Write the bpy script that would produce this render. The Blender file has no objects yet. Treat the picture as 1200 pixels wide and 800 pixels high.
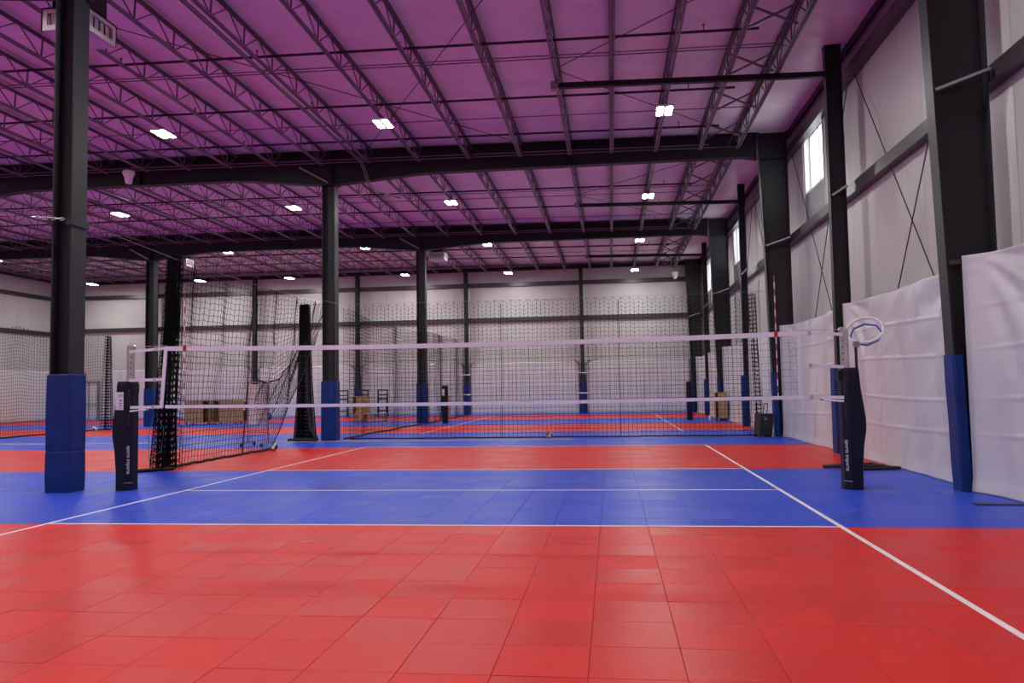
import bpy, bmesh, math, random
from mathutils import Vector, Matrix, noise

random.seed(7)
SC = bpy.context.scene
COL = SC.collection

# ------------------------------------------------------------------ camera
F_PX = 940.86
YAW, PITCH, ROLL = 0.1218, 0.0597, 0.0166
CAM = Vector((2.1468, -0.1264, 1.4903))
cam_data = bpy.data.cameras.new('camera')
cam_data.sensor_width = 36.0
cam_data.lens = F_PX / 1200.0 * 36.0
cam_data.clip_start, cam_data.clip_end = 0.1, 300
cam = bpy.data.objects.new('camera', cam_data)
COL.objects.link(cam)
Rw = Matrix.Rotation(YAW, 3, 'Z') @ Matrix.Rotation(PITCH, 3, 'X') @ Matrix.Rotation(ROLL, 3, 'Y')
right, fwd, up = Rw.col[0], Rw.col[1], Rw.col[2]
M = Matrix.Identity(4)
for i in range(3):
    M[i][0], M[i][1], M[i][2], M[i][3] = right[i], up[i], -fwd[i], CAM[i]
cam.matrix_world = M
SC.camera = cam

# ------------------------------------------------------------------ world, light level, exposure
world = bpy.data.worlds.new('world')
SC.world = world
world.use_nodes = True
bg = world.node_tree.nodes['Background']
bg.inputs[0].default_value = (0.93, 0.97, 1.0, 1)
bg.inputs[1].default_value = 5.0
LAMP_STRENGTH = 300.0
SC.view_settings.view_transform = 'Standard'
SC.view_settings.look = 'None'
SC.view_settings.gamma = 1.0
SC.view_settings.use_curve_mapping = False
SC.view_settings.exposure = -0.05

# ------------------------------------------------------------------ materials
def nd(nt, kind, **kw):
    n = nt.nodes.new(kind)
    for k, v in kw.items():
        setattr(n, k, v)
    return n

def mat(name, color, rough=0.5, metal=0.0, var=0.12, scale=6.0, bump=0.0, bscale=40.0, emit=None, spec=0.5):
    m = bpy.data.materials.new(name)
    m.use_nodes = True
    nt = m.node_tree
    p = nt.nodes['Principled BSDF']
    p.inputs['Roughness'].default_value = rough
    p.inputs['Metallic'].default_value = metal
    p.inputs['Specular IOR Level'].default_value = spec
    geo = nd(nt, 'ShaderNodeNewGeometry')
    nz = nd(nt, 'ShaderNodeTexNoise')
    nz.inputs['Scale'].default_value = scale
    nz.inputs['Detail'].default_value = 4
    nt.links.new(geo.outputs['Position'], nz.inputs['Vector'])
    rp = nd(nt, 'ShaderNodeValToRGB')
    rp.color_ramp.elements[0].position = 0.3
    rp.color_ramp.elements[1].position = 0.7
    rp.color_ramp.elements[0].color = (*[c * (1 - var) for c in color], 1)
    rp.color_ramp.elements[1].color = (*[min(1, c * (1 + var)) for c in color], 1)
    nt.links.new(nz.outputs['Fac'], rp.inputs['Fac'])
    nt.links.new(rp.outputs['Color'], p.inputs['Base Color'])
    if bump:
        n2 = nd(nt, 'ShaderNodeTexNoise')
        n2.inputs['Scale'].default_value = bscale
        nt.links.new(geo.outputs['Position'], n2.inputs['Vector'])
        b = nd(nt, 'ShaderNodeBump')
        b.inputs['Strength'].default_value = bump
        b.inputs['Distance'].default_value = 0.01
        nt.links.new(n2.outputs['Fac'], b.inputs['Height'])
        nt.links.new(b.outputs['Normal'], p.inputs['Normal'])
    if emit:
        p.inputs['Emission Color'].default_value = (*emit[0], 1)
        p.inputs['Emission Strength'].default_value = emit[1]
    return m

TILE = 0.5086
TX0 = 1.9938
TY0 = 8.70

def tile_mat(name, color, worn):
    """sport tile: per-tile tone, scuffs, fine diagonal ribs"""
    m = bpy.data.materials.new(name)
    m.use_nodes = True
    nt = m.node_tree
    L = nt.links.new
    p = nt.nodes['Principled BSDF']
    geo = nd(nt, 'ShaderNodeNewGeometry')
    off = nd(nt, 'ShaderNodeVectorMath', operation='SUBTRACT')
    off.inputs[1].default_value = (TX0, TY0, 0)
    L(geo.outputs['Position'], off.inputs[0])
    dv = nd(nt, 'ShaderNodeVectorMath', operation='DIVIDE')
    dv.inputs[1].default_value = (TILE, TILE, 1000.0)
    L(off.outputs[0], dv.inputs[0])
    fl = nd(nt, 'ShaderNodeVectorMath', operation='FLOOR')
    L(dv.outputs[0], fl.inputs[0])
    wn = nd(nt, 'ShaderNodeTexWhiteNoise')
    L(fl.outputs[0], wn.inputs['Vector'])
    # scuffs
    nz = nd(nt, 'ShaderNodeTexNoise')
    nz.inputs['Scale'].default_value = 5.0
    nz.inputs['Detail'].default_value = 8
    nz.inputs['Roughness'].default_value = 0.7
    nz.inputs['Distortion'].default_value = 1.2
    L(geo.outputs['Position'], nz.inputs['Vector'])
    r1 = nd(nt, 'ShaderNodeMapRange')
    r1.inputs[1].default_value, r1.inputs[2].default_value = 0.45, 0.8
    r1.inputs[3].default_value, r1.inputs[4].default_value = 0.0, 0.35
    L(nz.outputs['Fac'], r1.inputs[0])
    base = nd(nt, 'ShaderNodeMix', data_type='RGBA')
    base.inputs['A'].default_value = (*[c * 0.92 for c in color], 1)
    base.inputs['B'].default_value = (*[min(1, c * 1.08) for c in color], 1)
    L(wn.outputs['Value'], base.inputs['Factor'])
    mx = nd(nt, 'ShaderNodeMix', data_type='RGBA')
    L(r1.outputs[0], mx.inputs['Factor'])
    L(base.outputs['Result'], mx.inputs['A'])
    mx.inputs['B'].default_value = (*worn, 1)
    # pale scratches, gathered in patches
    sc = nd(nt, 'ShaderNodeTexNoise')
    sc.inputs['Scale'].default_value = 55.0
    sc.inputs['Detail'].default_value = 5
    sc.inputs['Distortion'].default_value = 2.0
    L(geo.outputs['Position'], sc.inputs['Vector'])
    s1 = nd(nt, 'ShaderNodeMapRange')
    s1.inputs[1].default_value, s1.inputs[2].default_value = 0.60, 0.72
    L(sc.outputs['Fac'], s1.inputs[0])
    pa = nd(nt, 'ShaderNodeTexNoise')
    pa.inputs['Scale'].default_value = 1.7
    pa.inputs['Detail'].default_value = 3
    L(geo.outputs['Position'], pa.inputs['Vector'])
    s2 = nd(nt, 'ShaderNodeMapRange')
    s2.inputs[1].default_value, s2.inputs[2].default_value = 0.50, 0.75
    s2.inputs[3].default_value, s2.inputs[4].default_value = 0.03, 0.55
    L(pa.outputs['Fac'], s2.inputs[0])
    mu = nd(nt, 'ShaderNodeMath', operation='MULTIPLY')
    L(s1.outputs[0], mu.inputs[0])
    L(s2.outputs[0], mu.inputs[1])
    m2 = nd(nt, 'ShaderNodeMix', data_type='RGBA')
    L(mu.outputs[0], m2.inputs['Factor'])
    L(mx.outputs['Result'], m2.inputs['A'])
    m2.inputs['B'].default_value = (*[min(1, c * 0.75 + 0.18) for c in worn], 1)
    L(m2.outputs['Result'], p.inputs['Base Color'])
    p.inputs['Specular IOR Level'].default_value = 0.14
    r2 = nd(nt, 'ShaderNodeMapRange')
    r2.inputs[3].default_value, r2.inputs[4].default_value = 0.35, 0.46
    L(wn.outputs['Value'], r2.inputs[0])
    L(r2.outputs[0], p.inputs['Roughness'])
    # ribs
    wv = nd(nt, 'ShaderNodeTexWave', bands_direction='DIAGONAL')
    wv.inputs['Scale'].default_value = 18.0
    L(geo.outputs['Position'], wv.inputs['Vector'])
    b = nd(nt, 'ShaderNodeBump')
    b.inputs['Strength'].default_value = 0.06
    b.inputs['Distance'].default_value = 0.004
    L(wv.outputs['Fac'], b.inputs['Height'])
    L(b.outputs['Normal'], p.inputs['Normal'])
    return m

def panel_mat(name, color, axis):
    """ribbed white metal wall panel"""
    m = mat(name, color, 0.42, 0.0, 0.04, 0.6)
    nt = m.node_tree
    p = nt.nodes['Principled BSDF']
    geo = nd(nt, 'ShaderNodeNewGeometry')
    wv = nd(nt, 'ShaderNodeTexWave', bands_direction=axis, wave_profile='SIN')
    wv.inputs['Scale'].default_value = 5.0
    nt.links.new(geo.outputs['Position'], wv.inputs['Vector'])
    b = nd(nt, 'ShaderNodeBump')
    b.inputs['Strength'].default_value = 0.12
    b.inputs['Distance'].default_value = 0.01
    nt.links.new(wv.outputs['Fac'], b.inputs['Height'])
    nt.links.new(b.outputs['Normal'], p.inputs['Normal'])
    return m

RED = tile_mat('red_tile', (0.60, 0.017, 0.013), (0.66, 0.075, 0.055))
BLUE = tile_mat('blue_tile', (0.026, 0.070, 0.55), (0.07, 0.13, 0.58))
JOINT = mat('dark_joint', (0.16, 0.012, 0.014), 0.8)
CONCRETE = mat('concrete', (0.26, 0.24, 0.25), 0.6)
LINE = mat('white_line_paint', (0.80, 0.80, 0.79), 0.5, var=0.05)
PANEL_X = panel_mat('white_wall_panel_x', (0.50, 0.497, 0.485), 'X')
PANEL_Y = panel_mat('white_wall_panel_y', (0.50, 0.497, 0.485), 'Y')
VINYL = mat('white_vinyl_insulation', (0.86, 0.82, 0.87), 0.38, var=0.07, scale=1.2, bump=0.25, bscale=5.0)
SHEET = mat('white_plastic_sheet', (0.60, 0.60, 0.625), 0.28, var=0.04, scale=2.0, bump=0.25, bscale=9.0)
STEEL = mat('charcoal_steel_paint', (0.020, 0.022, 0.026), 0.45, 0.0, 0.1, spec=0.3)
BEAM = mat('dark_beam_paint', (0.011, 0.011, 0.013), 0.5, 0.0, spec=0.3)
JOIST = mat('grey_joist_paint', (0.17, 0.165, 0.175), 0.40, 0.35)
GALV = mat('galvanised_girt', (0.30, 0.30, 0.31), 0.35, 0.6)
GIRT = mat('girt_paint', (0.045, 0.036, 0.043), 0.35, 0.1)
ROD = mat('dark_rod', (0.04, 0.038, 0.045), 0.5, 0.3)
PIPE = mat('black_pipe', (0.012, 0.012, 0.014), 0.35)
REDFIT = mat('red_fitting', (0.35, 0.02, 0.02), 0.4)
NAVY = mat('navy_vinyl_pad', (0.002, 0.026, 0.155), 0.45, spec=0.25,  var=0.15, scale=3, bump=0.15, bscale=14)
DARKPAD = mat('midnight_vinyl_pad', (0.0045, 0.006, 0.020), 0.45, spec=0.25,  var=0.15, scale=4, bump=0.15, bscale=18)
NET = mat('black_netting', (0.004, 0.004, 0.005), 0.8, spec=0.1)
ROPE = mat('black_rope', (0.010, 0.010, 0.011), 0.8)
TAPE = mat('white_net_tape', (0.80, 0.79, 0.84), 0.6, var=0.05, scale=30)
VNET = mat('volleyball_cord', (0.035, 0.035, 0.04), 0.7)
ANT_R = mat('antenna_red', (0.42, 0.02, 0.03), 0.4)
ANT_W = mat('antenna_white', (0.8, 0.8, 0.8), 0.4)
ALU = mat('aluminium_post', (0.55, 0.57, 0.58), 0.3, 0.85)
WHITE = mat('white_paint', (0.8, 0.8, 0.8), 0.4, var=0.04)
OFFW = mat('off_white_sheet_metal', (0.62, 0.62, 0.64), 0.4, var=0.05)
BLACK = mat('black_plastic', (0.012, 0.012, 0.013), 0.45)
BLUEC = mat('blue_cord', (0.02, 0.09, 0.42), 0.5)
PLY = mat('plywood', (0.42, 0.26, 0.12), 0.55, var=0.25, scale=9)
BROWN = mat('stained_brown_wood', (0.22, 0.085, 0.02), 0.6, var=0.25, scale=9)
TIMBER = mat('pale_timber', (0.42, 0.33, 0.22), 0.6, var=0.2, scale=12)
ORANGE = mat('orange_plastic', (0.85, 0.16, 0.02), 0.45)
YELLOW = mat('yellow_panel', (0.75, 0.62, 0.25), 0.5)
TEAL = mat('teal_cord', (0.02, 0.22, 0.20), 0.6)
PINKRED = mat('exit_sign_red', (0.7, 0.05, 0.06), 0.4)
GREYD = mat('grey_door_paint', (0.25, 0.25, 0.27), 0.45)
PRINT = mat('dark_print', (0.06, 0.06, 0.09), 0.6)
LED = mat('led_lens', (1, 1, 1), 0.4, emit=((1.0, 0.985, 0.96), LAMP_STRENGTH))

GLASS = bpy.data.materials.new('window_glass')
GLASS.use_nodes = True
gp = GLASS.node_tree.nodes['Principled BSDF']
gp.inputs['Base Color'].default_value = (0.95, 0.98, 0.97, 1)
gp.inputs['Roughness'].default_value = 0.02
gp.inputs['Transmission Weight'].default_value = 1.0
gp.inputs['IOR'].default_value = 1.1

# ------------------------------------------------------------------ mesh builder
class MB:
    def __init__(s):
        s.v, s.f, s.mi, s.mats = [], [], [], []
        s.cur = 0

    def use(s, m):
        if m not in s.mats:
            s.mats.append(m)
        s.cur = s.mats.index(m)
        return s

    def add(s, vs, fs):
        o = len(s.v)
        s.v.extend([tuple(a) for a in vs])
        for f in fs:
            s.f.append(tuple(o + i for i in f))
            s.mi.append(s.cur)

    def box(s, x0, x1, y0, y1, z0, z1):
        s.add([(x0, y0, z0), (x1, y0, z0), (x1, y1, z0), (x0, y1, z0), (x0, y0, z1), (x1, y0, z1), (x1, y1, z1), (x0, y1, z1)],
              [(0, 3, 2, 1), (4, 5, 6, 7), (0, 1, 5, 4), (1, 2, 6, 5), (2, 3, 7, 6), (3, 0, 4, 7)])

    def cbox(s, c, d):
        s.box(c[0] - d[0] / 2, c[0] + d[0] / 2, c[1] - d[1] / 2, c[1] + d[1] / 2, c[2] - d[2] / 2, c[2] + d[2] / 2)

    def chamfer(s, x0, x1, y0, y1, z0, z1, c):
        """box whose four vertical edges and top edges are chamfered"""
        def ring(z, i):
            a0, a1, b0, b1 = x0 + i, x1 - i, y0 + i, y1 - i
            return [(a0 + c, b0, z), (a1 - c, b0, z), (a1, b0 + c, z), (a1, b1 - c, z), (a1 - c, b1, z), (a0 + c, b1, z), (a0, b1 - c, z), (a0, b0 + c, z)]
        s.loft([ring(z0, 0), ring(z1 - c, 0), ring(z1, c)])

    def loft(s, rings, caps=True, closed=True):
        n = len(rings[0])
        vs = [p for r in rings for p in r]
        fs = []
        for k in range(len(rings) - 1):
            for i in range(n if closed else n - 1):
                j = (i + 1) % n
                fs.append((k * n + i, k * n + j, (k + 1) * n + j, (k + 1) * n + i))
        if caps:
            fs.append(tuple(range(n - 1, -1, -1)))
            fs.append(tuple((len(rings) - 1) * n + i for i in range(n)))
        s.add(vs, fs)

    def prism(s, poly, axis, a0, a1):
        """extrude a 2D polygon along axis; poly in the other two axes, in order"""
        def put(p, a):
            return {'x': (a, p[0], p[1]), 'y': (p[0], a, p[1]), 'z': (p[0], p[1], a)}[axis]
        s.loft([[put(p, a0) for p in poly], [put(p, a1) for p in poly]])

    def tube(s, pts, r, n=6, closed=False, caps=True):
        pts = [Vector(p) for p in pts]
        m = len(pts)
        rings = []
        prev = None
        for i, p in enumerate(pts):
            if closed:
                t = pts[(i + 1) % m] - pts[i - 1]
            else:
                t = pts[min(i + 1, m - 1)] - pts[max(i - 1, 0)]
            if t.length < 1e-9:
                t = Vector((0, 0, 1))
            t.normalize()
            if prev is None:
                ref = Vector((0, 0, 1)) if abs(t.z) < 0.9 else Vector((1, 0, 0))
                a = t.cross(ref).normalized()
            else:
                a = prev - t * prev.dot(t)
                if a.length < 1e-6:
                    a = t.orthogonal()
                a.normalize()
            prev = a
            b = t.cross(a)
            rr = r[i] if isinstance(r, (list, tuple)) else r
            rings.append([p + (a * math.cos(2 * math.pi * k / n) + b * math.sin(2 * math.pi * k / n)) * rr for k in range(n)])
        if closed:
            rings.append(rings[0])
            caps = False
        s.loft(rings, caps)

    def bar(s, a, b, w, h):
        """rectangular bar from a to b, w sideways, h up"""
        a, b = Vector(a), Vector(b)
        t = (b - a).normalized()
        ref = Vector((0, 0, 1)) if abs(t.z) < 0.95 else Vector((0, 1, 0))
        sx = t.cross(ref).normalized() * w / 2
        up_ = sx.cross(t).normalized() * h / 2
        s.loft([[p - sx - up_, p + sx - up_, p + sx + up_, p - sx + up_] for p in (a, b)])

    def lathe(s, prof, c=(0, 0, 0), n=20):
        s.loft([[(c[0] + r * math.cos(2 * math.pi * k / n), c[1] + r * math.sin(2 * math.pi * k / n), c[2] + z) for k in range(n)] for r, z in prof])

    def grid(s, fn, nu, nv):
        vs = [fn(i / nu, j / nv) for j in range(nv + 1) for i in range(nu + 1)]
        fs = [(j * (nu + 1) + i, j * (nu + 1) + i + 1, (j + 1) * (nu + 1) + i + 1, (j + 1) * (nu + 1) + i) for j in range(nv) for i in range(nu)]
        s.add(vs, fs)

    def strand(s, pts, r):
        """cheap three-sided cord"""
        m = len(pts)
        vs, fs = [], []
        for i, p in enumerate(pts):
            t = pts[min(i + 1, m - 1)] - pts[max(i - 1, 0)]
            if t.length < 1e-9:
                t = Vector((0, 0, 1))
            ref = Vector((0.31, 0.87, 0.39))
            a = t.cross(ref)
            a.normalize()
            b = t.cross(a)
            b.normalize()
            vs += [p + a * r, p - a * (r * 0.5) + b * (r * 0.866), p - a * (r * 0.5) - b * (r * 0.866)]
        for i in range(m - 1):
            o = 3 * i
            fs += [(o, o + 1, o + 4, o + 3), (o + 1, o + 2, o + 5, o + 4), (o + 2, o, o + 3, o + 5)]
        s.add(vs, fs)

    def net(s, fn, nu, nv, r, skip=None):
        g = [[Vector(fn(i / nu, j / nv)) for j in range(nv + 1)] for i in range(nu + 1)]
        for i in range(nu + 1):
            s.strand(g[i], r)
        for j in range(nv + 1):
            s.strand([g[i][j] for i in range(nu + 1)], r)

    def build(s, name, m=None, parent=None, smooth=False):
        me = bpy.data.meshes.new(name)
        me.from_pydata(s.v, [], s.f)
        mats = s.mats if s.mats else [m]
        for x in mats:
            me.materials.append(x)
        if len(mats) > 1:
            me.polygons.foreach_set('material_index', s.mi)
        if smooth:
            me.polygons.foreach_set('use_smooth', [True] * len(s.f))
        me.update()
        o = bpy.data.objects.new(name, me)
        COL.objects.link(o)
        if parent:
            o.parent = parent
        return o

def tag(o, label, cat, group=None, kind='thing'):
    o['label'] = label
    o['category'] = cat
    if group:
        o['group'] = group
    o['kind'] = kind
    return o

def thing(name, label, cat, loc=(0, 0, 0), group=None, rotz=0.0):
    o = bpy.data.objects.new(name, None)
    o.empty_display_size = 0.1
    o.location = loc
    o.rotation_euler.z = rotz
    COL.objects.link(o)
    return tag(o, label, cat, group)

def struct(o):
    o['kind'] = 'structure'
    return o

def stuff(o):
    o['kind'] = 'stuff'
    return o

def copy_tree(o, parent=None):
    kids = [c for c in bpy.data.objects if c.parent == o]
    c = o.copy()
    COL.objects.link(c)
    if parent:
        c.parent = parent
    for k in kids:
        copy_tree(k, c)
    return c

def text_obj(name, body, size, m, parent, mw, depth=0.001):
    cu = bpy.data.curves.new(name + '_curve', 'FONT')
    cu.body = body
    cu.size = size
    cu.extrude = depth
    cu.align_x = 'CENTER'
    cu.align_y = 'CENTER'
    tmp = bpy.data.objects.new(name + '_curve', cu)
    COL.objects.link(tmp)
    dg = bpy.context.evaluated_depsgraph_get()
    dg.update()
    me = bpy.data.meshes.new_from_object(tmp.evaluated_get(dg))
    bpy.data.objects.remove(tmp)
    me.materials.clear()
    me.materials.append(m)
    me.transform(mw)
    o = bpy.data.objects.new(name, me)
    COL.objects.link(o)
    o.parent = parent
    return o

ORD = ['first', 'second', 'third', 'fourth', 'fifth', 'sixth', 'seventh', 'eighth', 'ninth', 'tenth', 'eleventh', 'twelfth', 'thirteenth',
       'fourteenth', 'fifteenth', 'sixteenth', 'seventeenth', 'eighteenth', 'nineteenth', 'twentieth', 'twenty-first', 'twenty-second',
       'twenty-third', 'twenty-fourth', 'twenty-fifth', 'twenty-sixth', 'twenty-seventh', 'twenty-eighth']

# ------------------------------------------------------------------ main dimensions
XR, XL = 7.72, -34.2            # side walls
YB, YR = 48.5, -12.6            # back wall, wall behind the camera
FR = [-0.5, 11.72, 24.2, 36.4, 48.5]   # frame lines
CX = [-6.5, -20.0]              # interior column rows
def zroof(x):
    return 9.10 - 0.012 * max(x, -13.0) - (0.012 * 0.3) * min(0, x + 13.0)

# ================================================================== FLOOR
floor_mb = MB()
floor_mb.use(JOINT).box(XL - 0.2, XR + 0.2, YR - 0.2, YB + 0.2, -0.25, -0.012)
stripes = [(-12.6, -2.6, RED), (-2.6, 2.596, BLUE), (2.596, TY0, RED), (TY0, TY0 + 6.10, BLUE), (TY0 + 6.10, TY0 + 6.10 + 6.10, RED),
           (20.90, 23.45, BLUE), (23.45, 24.0, CONCRETE), (24.0, 28.1, BLUE), (28.1, 33.9, RED), (33.9, 39.6, BLUE), (39.6, 46.0, RED), (46.0, 48.5, BLUE)]
TXA, TXB = TX0 - 24 * TILE, TX0 + 10 * TILE      # tiled field in X
TYA, TYB = TY0 - 12 * TILE, TY0 + 24 * TILE      # tiled field in Y
for (a, b, m) in stripes:
    rects = []
    if m is CONCRETE:
        rects = [(XL, 1.0, a, b)]
        floor_mb.use(BLUE).box(1.0, XR, a, b, -0.012, 0.0)
    else:
        lo, hi = max(a, TYA), min(b, TYB)
        if lo < hi:
            rects = [(XL, TXA, lo, hi), (TXB, XR, lo, hi)]
            if a < lo: rects.append((XL, XR, a, lo))
            if b > hi: rects.append((XL, XR, hi, b))
        else:
            rects = [(XL, XR, a, b)]
    for (x0, x1, y0, y1) in rects:
        if x1 > x0 and y1 > y0:
            floor_mb.use(m).box(x0, x1, y0, y1, -0.012, -0.001 if m is CONCRETE else 0.0)
floor = struct(floor_mb.build('floor'))

def tile_geo(mb, x, y, dz=0.0, g=0.0009, c=0.0022):
    x0, x1, y0, y1 = x + g, x + TILE - g, y + g, y + TILE - g
    mb.loft([[(x0, y0, -0.012), (x1, y0, -0.012), (x1, y1, -0.012), (x0, y1, -0.012)],
             [(x0, y0, dz - c), (x1, y0, dz - c), (x1, y1, dz - c), (x0, y1, dz - c)],
             [(x0 + c, y0 + c, dz), (x1 - c, y0 + c, dz), (x1 - c, y1 - c, dz), (x0 + c, y1 - c, dz)]])

def cam_px(p):
    d = Vector(p) - CAM
    z = d.dot(fwd)
    return (600 + F_PX * d.dot(right) / z, 400 - F_PX * d.dot(up) / z, z)

tile_mesh = {}
for key, m in (('red', RED), ('blue', BLUE)):
    t = MB()
    tile_geo(t, -TILE / 2, -TILE / 2)
    o = t.build('tile', m)
    tile_mesh[key] = o.data
    bpy.data.objects.remove(o)
cand, rest = [], []
for iy in range(-12, 24):
    for ix in range(-24, 10):
        x, y = TX0 + ix * TILE, TY0 + iy * TILE
        key = 'blue' if 0 <= iy < 12 else 'red'
        u, v, z = cam_px((x + TILE / 2, y + TILE / 2, 0))
        if z > 1 and -45 < u < 1245 and v < 860 and iy < 12:
            cand.append((z, x, y, key))
        else:
            rest.append((x, y, key))
cand.sort()
for (z, x, y, key) in cand[:296]:
    o = bpy.data.objects.new('tile', tile_mesh[key])
    o.location = (x + TILE / 2, y + TILE / 2, random.uniform(-0.0012, 0.0006))
    o.rotation_euler = (random.uniform(-0.002, 0.002), random.uniform(-0.002, 0.002), 0)
    o.parent = floor
    COL.objects.link(o)
tf = MB()
for (x, y, key) in rest + [(a, b, k) for (_, a, b, k) in cand[296:]]:
    tf.use(RED if key == 'red' else BLUE)
    tile_geo(tf, x, y, random.uniform(-0.001, 0.0005))
stuff(tf.build('far_tiles', None, floor))

def court_line(x0, x1, y0, y1, name='court_line'):
    b = MB()
    b.box(x0, x1, y0, y1, 0.0002, 0.0022)
    return b.build(name, LINE, floor)
hw = 0.026
for sx in (-4.5, 4.5):
    court_line(sx - hw, sx + hw, 2.6, 21.0)
    court_line(sx - hw, sx + hw, 27.3, 45.6)
court_line(-4.47, 4.47, 11.785, 11.835)
court_line(-4.47, 4.47, TY0 + 0.0, TY0 + 0.05)
court_line(-4.47, 4.47, 14.86, 14.91)
court_line(-4.47, 4.47, 20.96, 21.01)
court_line(-4.47, 4.47, 27.3, 27.35)
court_line(-4.47, 4.47, 33.9, 33.95)
court_line(-4.47, 4.47, 39.6, 39.65)

# ================================================================== WALLS
PW = 1.067
def wall_panels(wall, axis, const, a0, a1, levels, m, sgn, holes=()):
    """rows of proud ribbed panels on a wall; holes = (a0,a1,z0,z1) left free"""
    n = int(round((a1 - a0) / PW))
    w = (a1 - a0) / n
    for i in range(n):
        p0, p1 = a0 + i * w + 0.004, a0 + (i + 1) * w - 0.004
        for (z0, z1) in levels:
            segs = [(p0, p1, z0 + 0.004, z1 - 0.004)]
            for (h0, h1, hz0, hz1) in holes:
                new = []
                for (s0, s1, q0, q1) in segs:
                    if s1 <= h0 or s0 >= h1 or q1 <= hz0 or q0 >= hz1:
                        new.append((s0, s1, q0, q1))
                        continue
                    if s0 < h0: new.append((s0, h0, q0, q1))
                    if s1 > h1: new.append((h1, s1, q0, q1))
                    c0, c1 = max(s0, h0), min(s1, h1)
                    if q0 < hz0: new.append((c0, c1, q0, hz0))
                    if q1 > hz1: new.append((c0, c1, hz1, q1))
                segs = new
            b = MB()
            for (s0, s1, q0, q1) in segs:
                if axis == 'y':   # panel runs along y on plane x=const
                    b.box(min(const, const + sgn * 0.03), max(const, const + sgn * 0.03), s0, s1, q0, q1)
                else:
                    b.box(s0, s1, min(const, const + sgn * 0.03), max(const, const + sgn * 0.03), q0, q1)
            if segs:
                b.build('wall_panel', m, wall)

WIN = [(21.0, 23.05, 6.77, 8.5), (34.1, 36.15, 6.77, 8.5), (44.4, 46.6, 6.77, 8.5)]
# right wall (backing shell with window openings)
b = MB()
ys = [YR] + [v for w in WIN for v in w[:2]] + [YB + 0.3]
for i in range(0, len(ys), 2):
    b.box(XR, XR + 0.22, ys[i], ys[i + 1], -0.1, 9.6)
for w in WIN:
    b.box(XR, XR + 0.22, w[0], w[1], -0.1, w[2])
    b.box(XR, XR + 0.22, w[0], w[1], w[3], 9.6)
wall_right = struct(b.build('wall_right', PANEL_Y))
wall_panels(wall_right, 'y', XR, 5.0, YB, [(0.0, 9.3)], PANEL_Y, -1, [(w[0], w[1], w[2], w[3]) for w in WIN])
b = MB(); b.box(XL - 0.3, XR + 0.3, YB, YB + 0.22, -0.1, 9.8)
wall_back = struct(b.build('wall_back', PANEL_X))
wall_panels(wall_back, 'x', YB, XL, XR, [(0.0, 6.9), (6.9, 9.35)], PANEL_X, -1)
b = MB(); b.box(XL - 0.22, XL, YR, YB + 0.3, -0.1, 9.8)
wall_left = struct(b.build('wall_left', PANEL_Y))
wall_panels(wall_left, 'y', XL, 30.0, YB, [(0.0, 6.9), (6.9, 9.4)], PANEL_Y, 1)
b = MB(); b.box(XL - 0.3, XR + 0.3, YR - 0.22, YR, -0.1, 9.8)
wall_rear = struct(b.build('wall_rear', PANEL_X))

# girts: horizontal rails with a lip, on the walls
def girt(wall, axis, const, sgn, a0, a1, z):
    """C rail: dark web facing the hall, flanges back to the wall"""
    d, t = 0.195 * sgn, 0.006 * sgn
    b = MB()
    def bb(c0, c1, z0, z1):
        c0, c1 = sorted((c0, c1))
        if axis == 'y': b.box(c0, c1, a0, a1, z0, z1)
        else: b.box(a0, a1, c0, c1, z0, z1)
    bb(const + d - t, const + d, z - 0.24, z)
    bb(const, const + d - t, z - 0.006, z)
    bb(const, const + d - t, z - 0.24, z - 0.234)
    g = b.build('girt', GIRT, wall)
    return g
RB = [5.0, 11.72, 18.1, 24.2, 30.4, 36.4, 42.5, 48.3]
for i in range(7):
    girt(wall_right, 'y', XR - 0.03, -1, RB[i] + 0.0, RB[i + 1] - 0.0, 5.9)
    girt(wall_right, 'y', XR - 0.03, -1, RB[i], RB[i + 1], 8.52)
BXS = [XL + 0.3, -26.8, -20.1, -13.4, -6.55, 0.48, 7.2]
for i in range(6):
    for z in (5.88, 8.02):
        girt(wall_back, 'x', YB - 0.03, -1, BXS[i], BXS[i + 1], z)
for (y0, y1) in ((30.4, 36.4), (36.4, 42.4), (42.4, 48.2)):
    for z in (5.7, 8.0):
        girt(wall_left, 'y', XL + 0.03, 1, y0, y1, z)

# crossed brace rods on the right wall
for i in range(7):
    y0, y1 = RB[i], RB[i + 1]
    if i == 0: continue
    for (p, q) in (((y0 + 0.15, 0.4), (y1 - 0.15, 8.4)), ((y1 - 0.15, 0.4), (y0 + 0.15, 8.4))):
        t = MB()
        t.tube([(XR - 0.14, p[0], p[1]), (XR - 0.14, q[0], q[1])], 0.012, 5)
        t.build('brace_rod', ROD, wall_right)

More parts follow.
